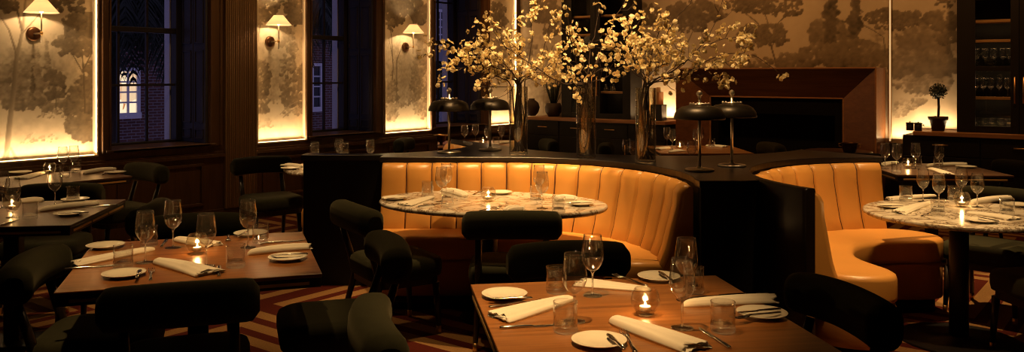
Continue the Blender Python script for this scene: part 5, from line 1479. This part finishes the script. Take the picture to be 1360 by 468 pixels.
# ================================================================== downlights over tables and flowers, wall washes, and added fill spots
def down(name, x, z, power, angle=46, tx=None, tz=None, th=.75, h=3.5, col=WARM, blend=.7):
    tx = x if tx is None else tx; tz = z if tz is None else tz
    spot_light(name, W(x, z, h), W(tx, tz, th), power, angle, blend, col, .04)
down('pin_front', -.05, 2.5, 400, 34, .16, 2.90, blend=1.0)
down('pin_olive', -.7, 3.0, 70, 24, -.5, 2.9)
down('pin_aisle', -1.5, 3.5, 170, 30, -1.45, 3.7)
down('pin_dark', -3.0, 4.9, 90, 30, -2.95, 4.95)
down('pin_mural', T4[0], T4[1], 60, 34)
down('pin_oval', -.35, 5.3, 225, 46, -.25, 5.55)
down('pin_oval_b', .6, 5.2, 110, 44, .55, 5.45)
down('pin_round', 2.35, 5.1, 300, 44, 2.3, 5.15)
down('pin_divider', -1.5, 7.5, 70, 30)
down('fill_divider', -1.3, 7.0, 110, 34, -.55, 7.45, .8)  # fill spot added to light the leather behind the divider
down('pin_far_a', -.38, 9.82, 110, 36)
down('pin_far_b', 1.98, 9.08, 130, 36)
down('pin_topiary', 3.5, 7.2, 130, 36)
down('pin_flower_a', -.1, 5.8, 230, 46, .0, 6.25, 1.7)
down('pin_flower_b', .45, 5.5, 190, 46, .52, 6.0, 1.7)
down('pin_flower_c', .9, 5.1, 170, 50, 1.0, 5.65, 1.7)
down('pin_carpet', -.8, 4.6, 60, 66, -.7, 4.4, 0)  # both carpet spots are fill, added to brighten the floor
down('fill_carpet_b', 2.95, 6.55, 260, 46, 3.25, 6.2, 0)
down('pin_aisle_b', -2.0, 6.3, 110, 60, -1.9, 6.4, 0)
down('pin_lobe', 2.0, 3.3, 150, 30, 2.05, 4.6, .35)
for k, x in enumerate((-6.9, -4.7, -3.0, -1.2)):
    spot_light('wall_wash_%d' % k, (x, 8.6, 3.6), (x, YB, 1.8), 66, 95, 1.0, (1.0, .44, .12), .1)
for k, y in enumerate((4.3, 5.35, 6.75, 8.6)):
    spot_light('panel_fill_%d' % k, (-6.6, y, 3.6), (XL, y, 1.6), 24, 60, 1.0, WARM, .1)  # fill spots added to lift the dark window-wall woodwork
# ================================================================== light, sky, camera
w_ = bpy.data.worlds.new('dusk'); SC.world = w_; w_.use_nodes = True
bg = w_.node_tree.nodes['Background']; bg.inputs[0].default_value = (.32, .29, .60, 1); bg.inputs[1].default_value = .30

cam = bpy.data.cameras.new('camera'); co = bpy.data.objects.new('camera', cam); COL.objects.link(co)
cam.sensor_fit = 'HORIZONTAL'; cam.sensor_width = 36.0; cam.lens = 36.0 * F / 1360.0
cam.shift_y = -(234.0 - HZ) / 1360.0; cam.clip_start = .05; cam.clip_end = 120
co.location = (0, 0, EYE); co.rotation_euler = (PI / 2, 0, R(TH))
SC.camera = co
SC.view_settings.view_transform = 'Standard'; SC.view_settings.look = 'None'; SC.view_settings.gamma = 1.0; SC.view_settings.use_curve_mapping = False
SC.view_settings.exposure = 0.4
c = SC.cycles
c.use_denoising = True
try: c.denoiser = 'OPENIMAGEDENOISE'
except Exception: pass
c.max_bounces = 14; c.diffuse_bounces = 3; c.glossy_bounces = 5; c.transmission_bounces = 12; c.transparent_max_bounces = 40
c.caustics_reflective = False; c.caustics_refractive = False; c.sample_clamp_indirect = 3.0; c.sample_clamp_direct = 0.0
c.use_adaptive_sampling = False; c.filter_width = 1.1
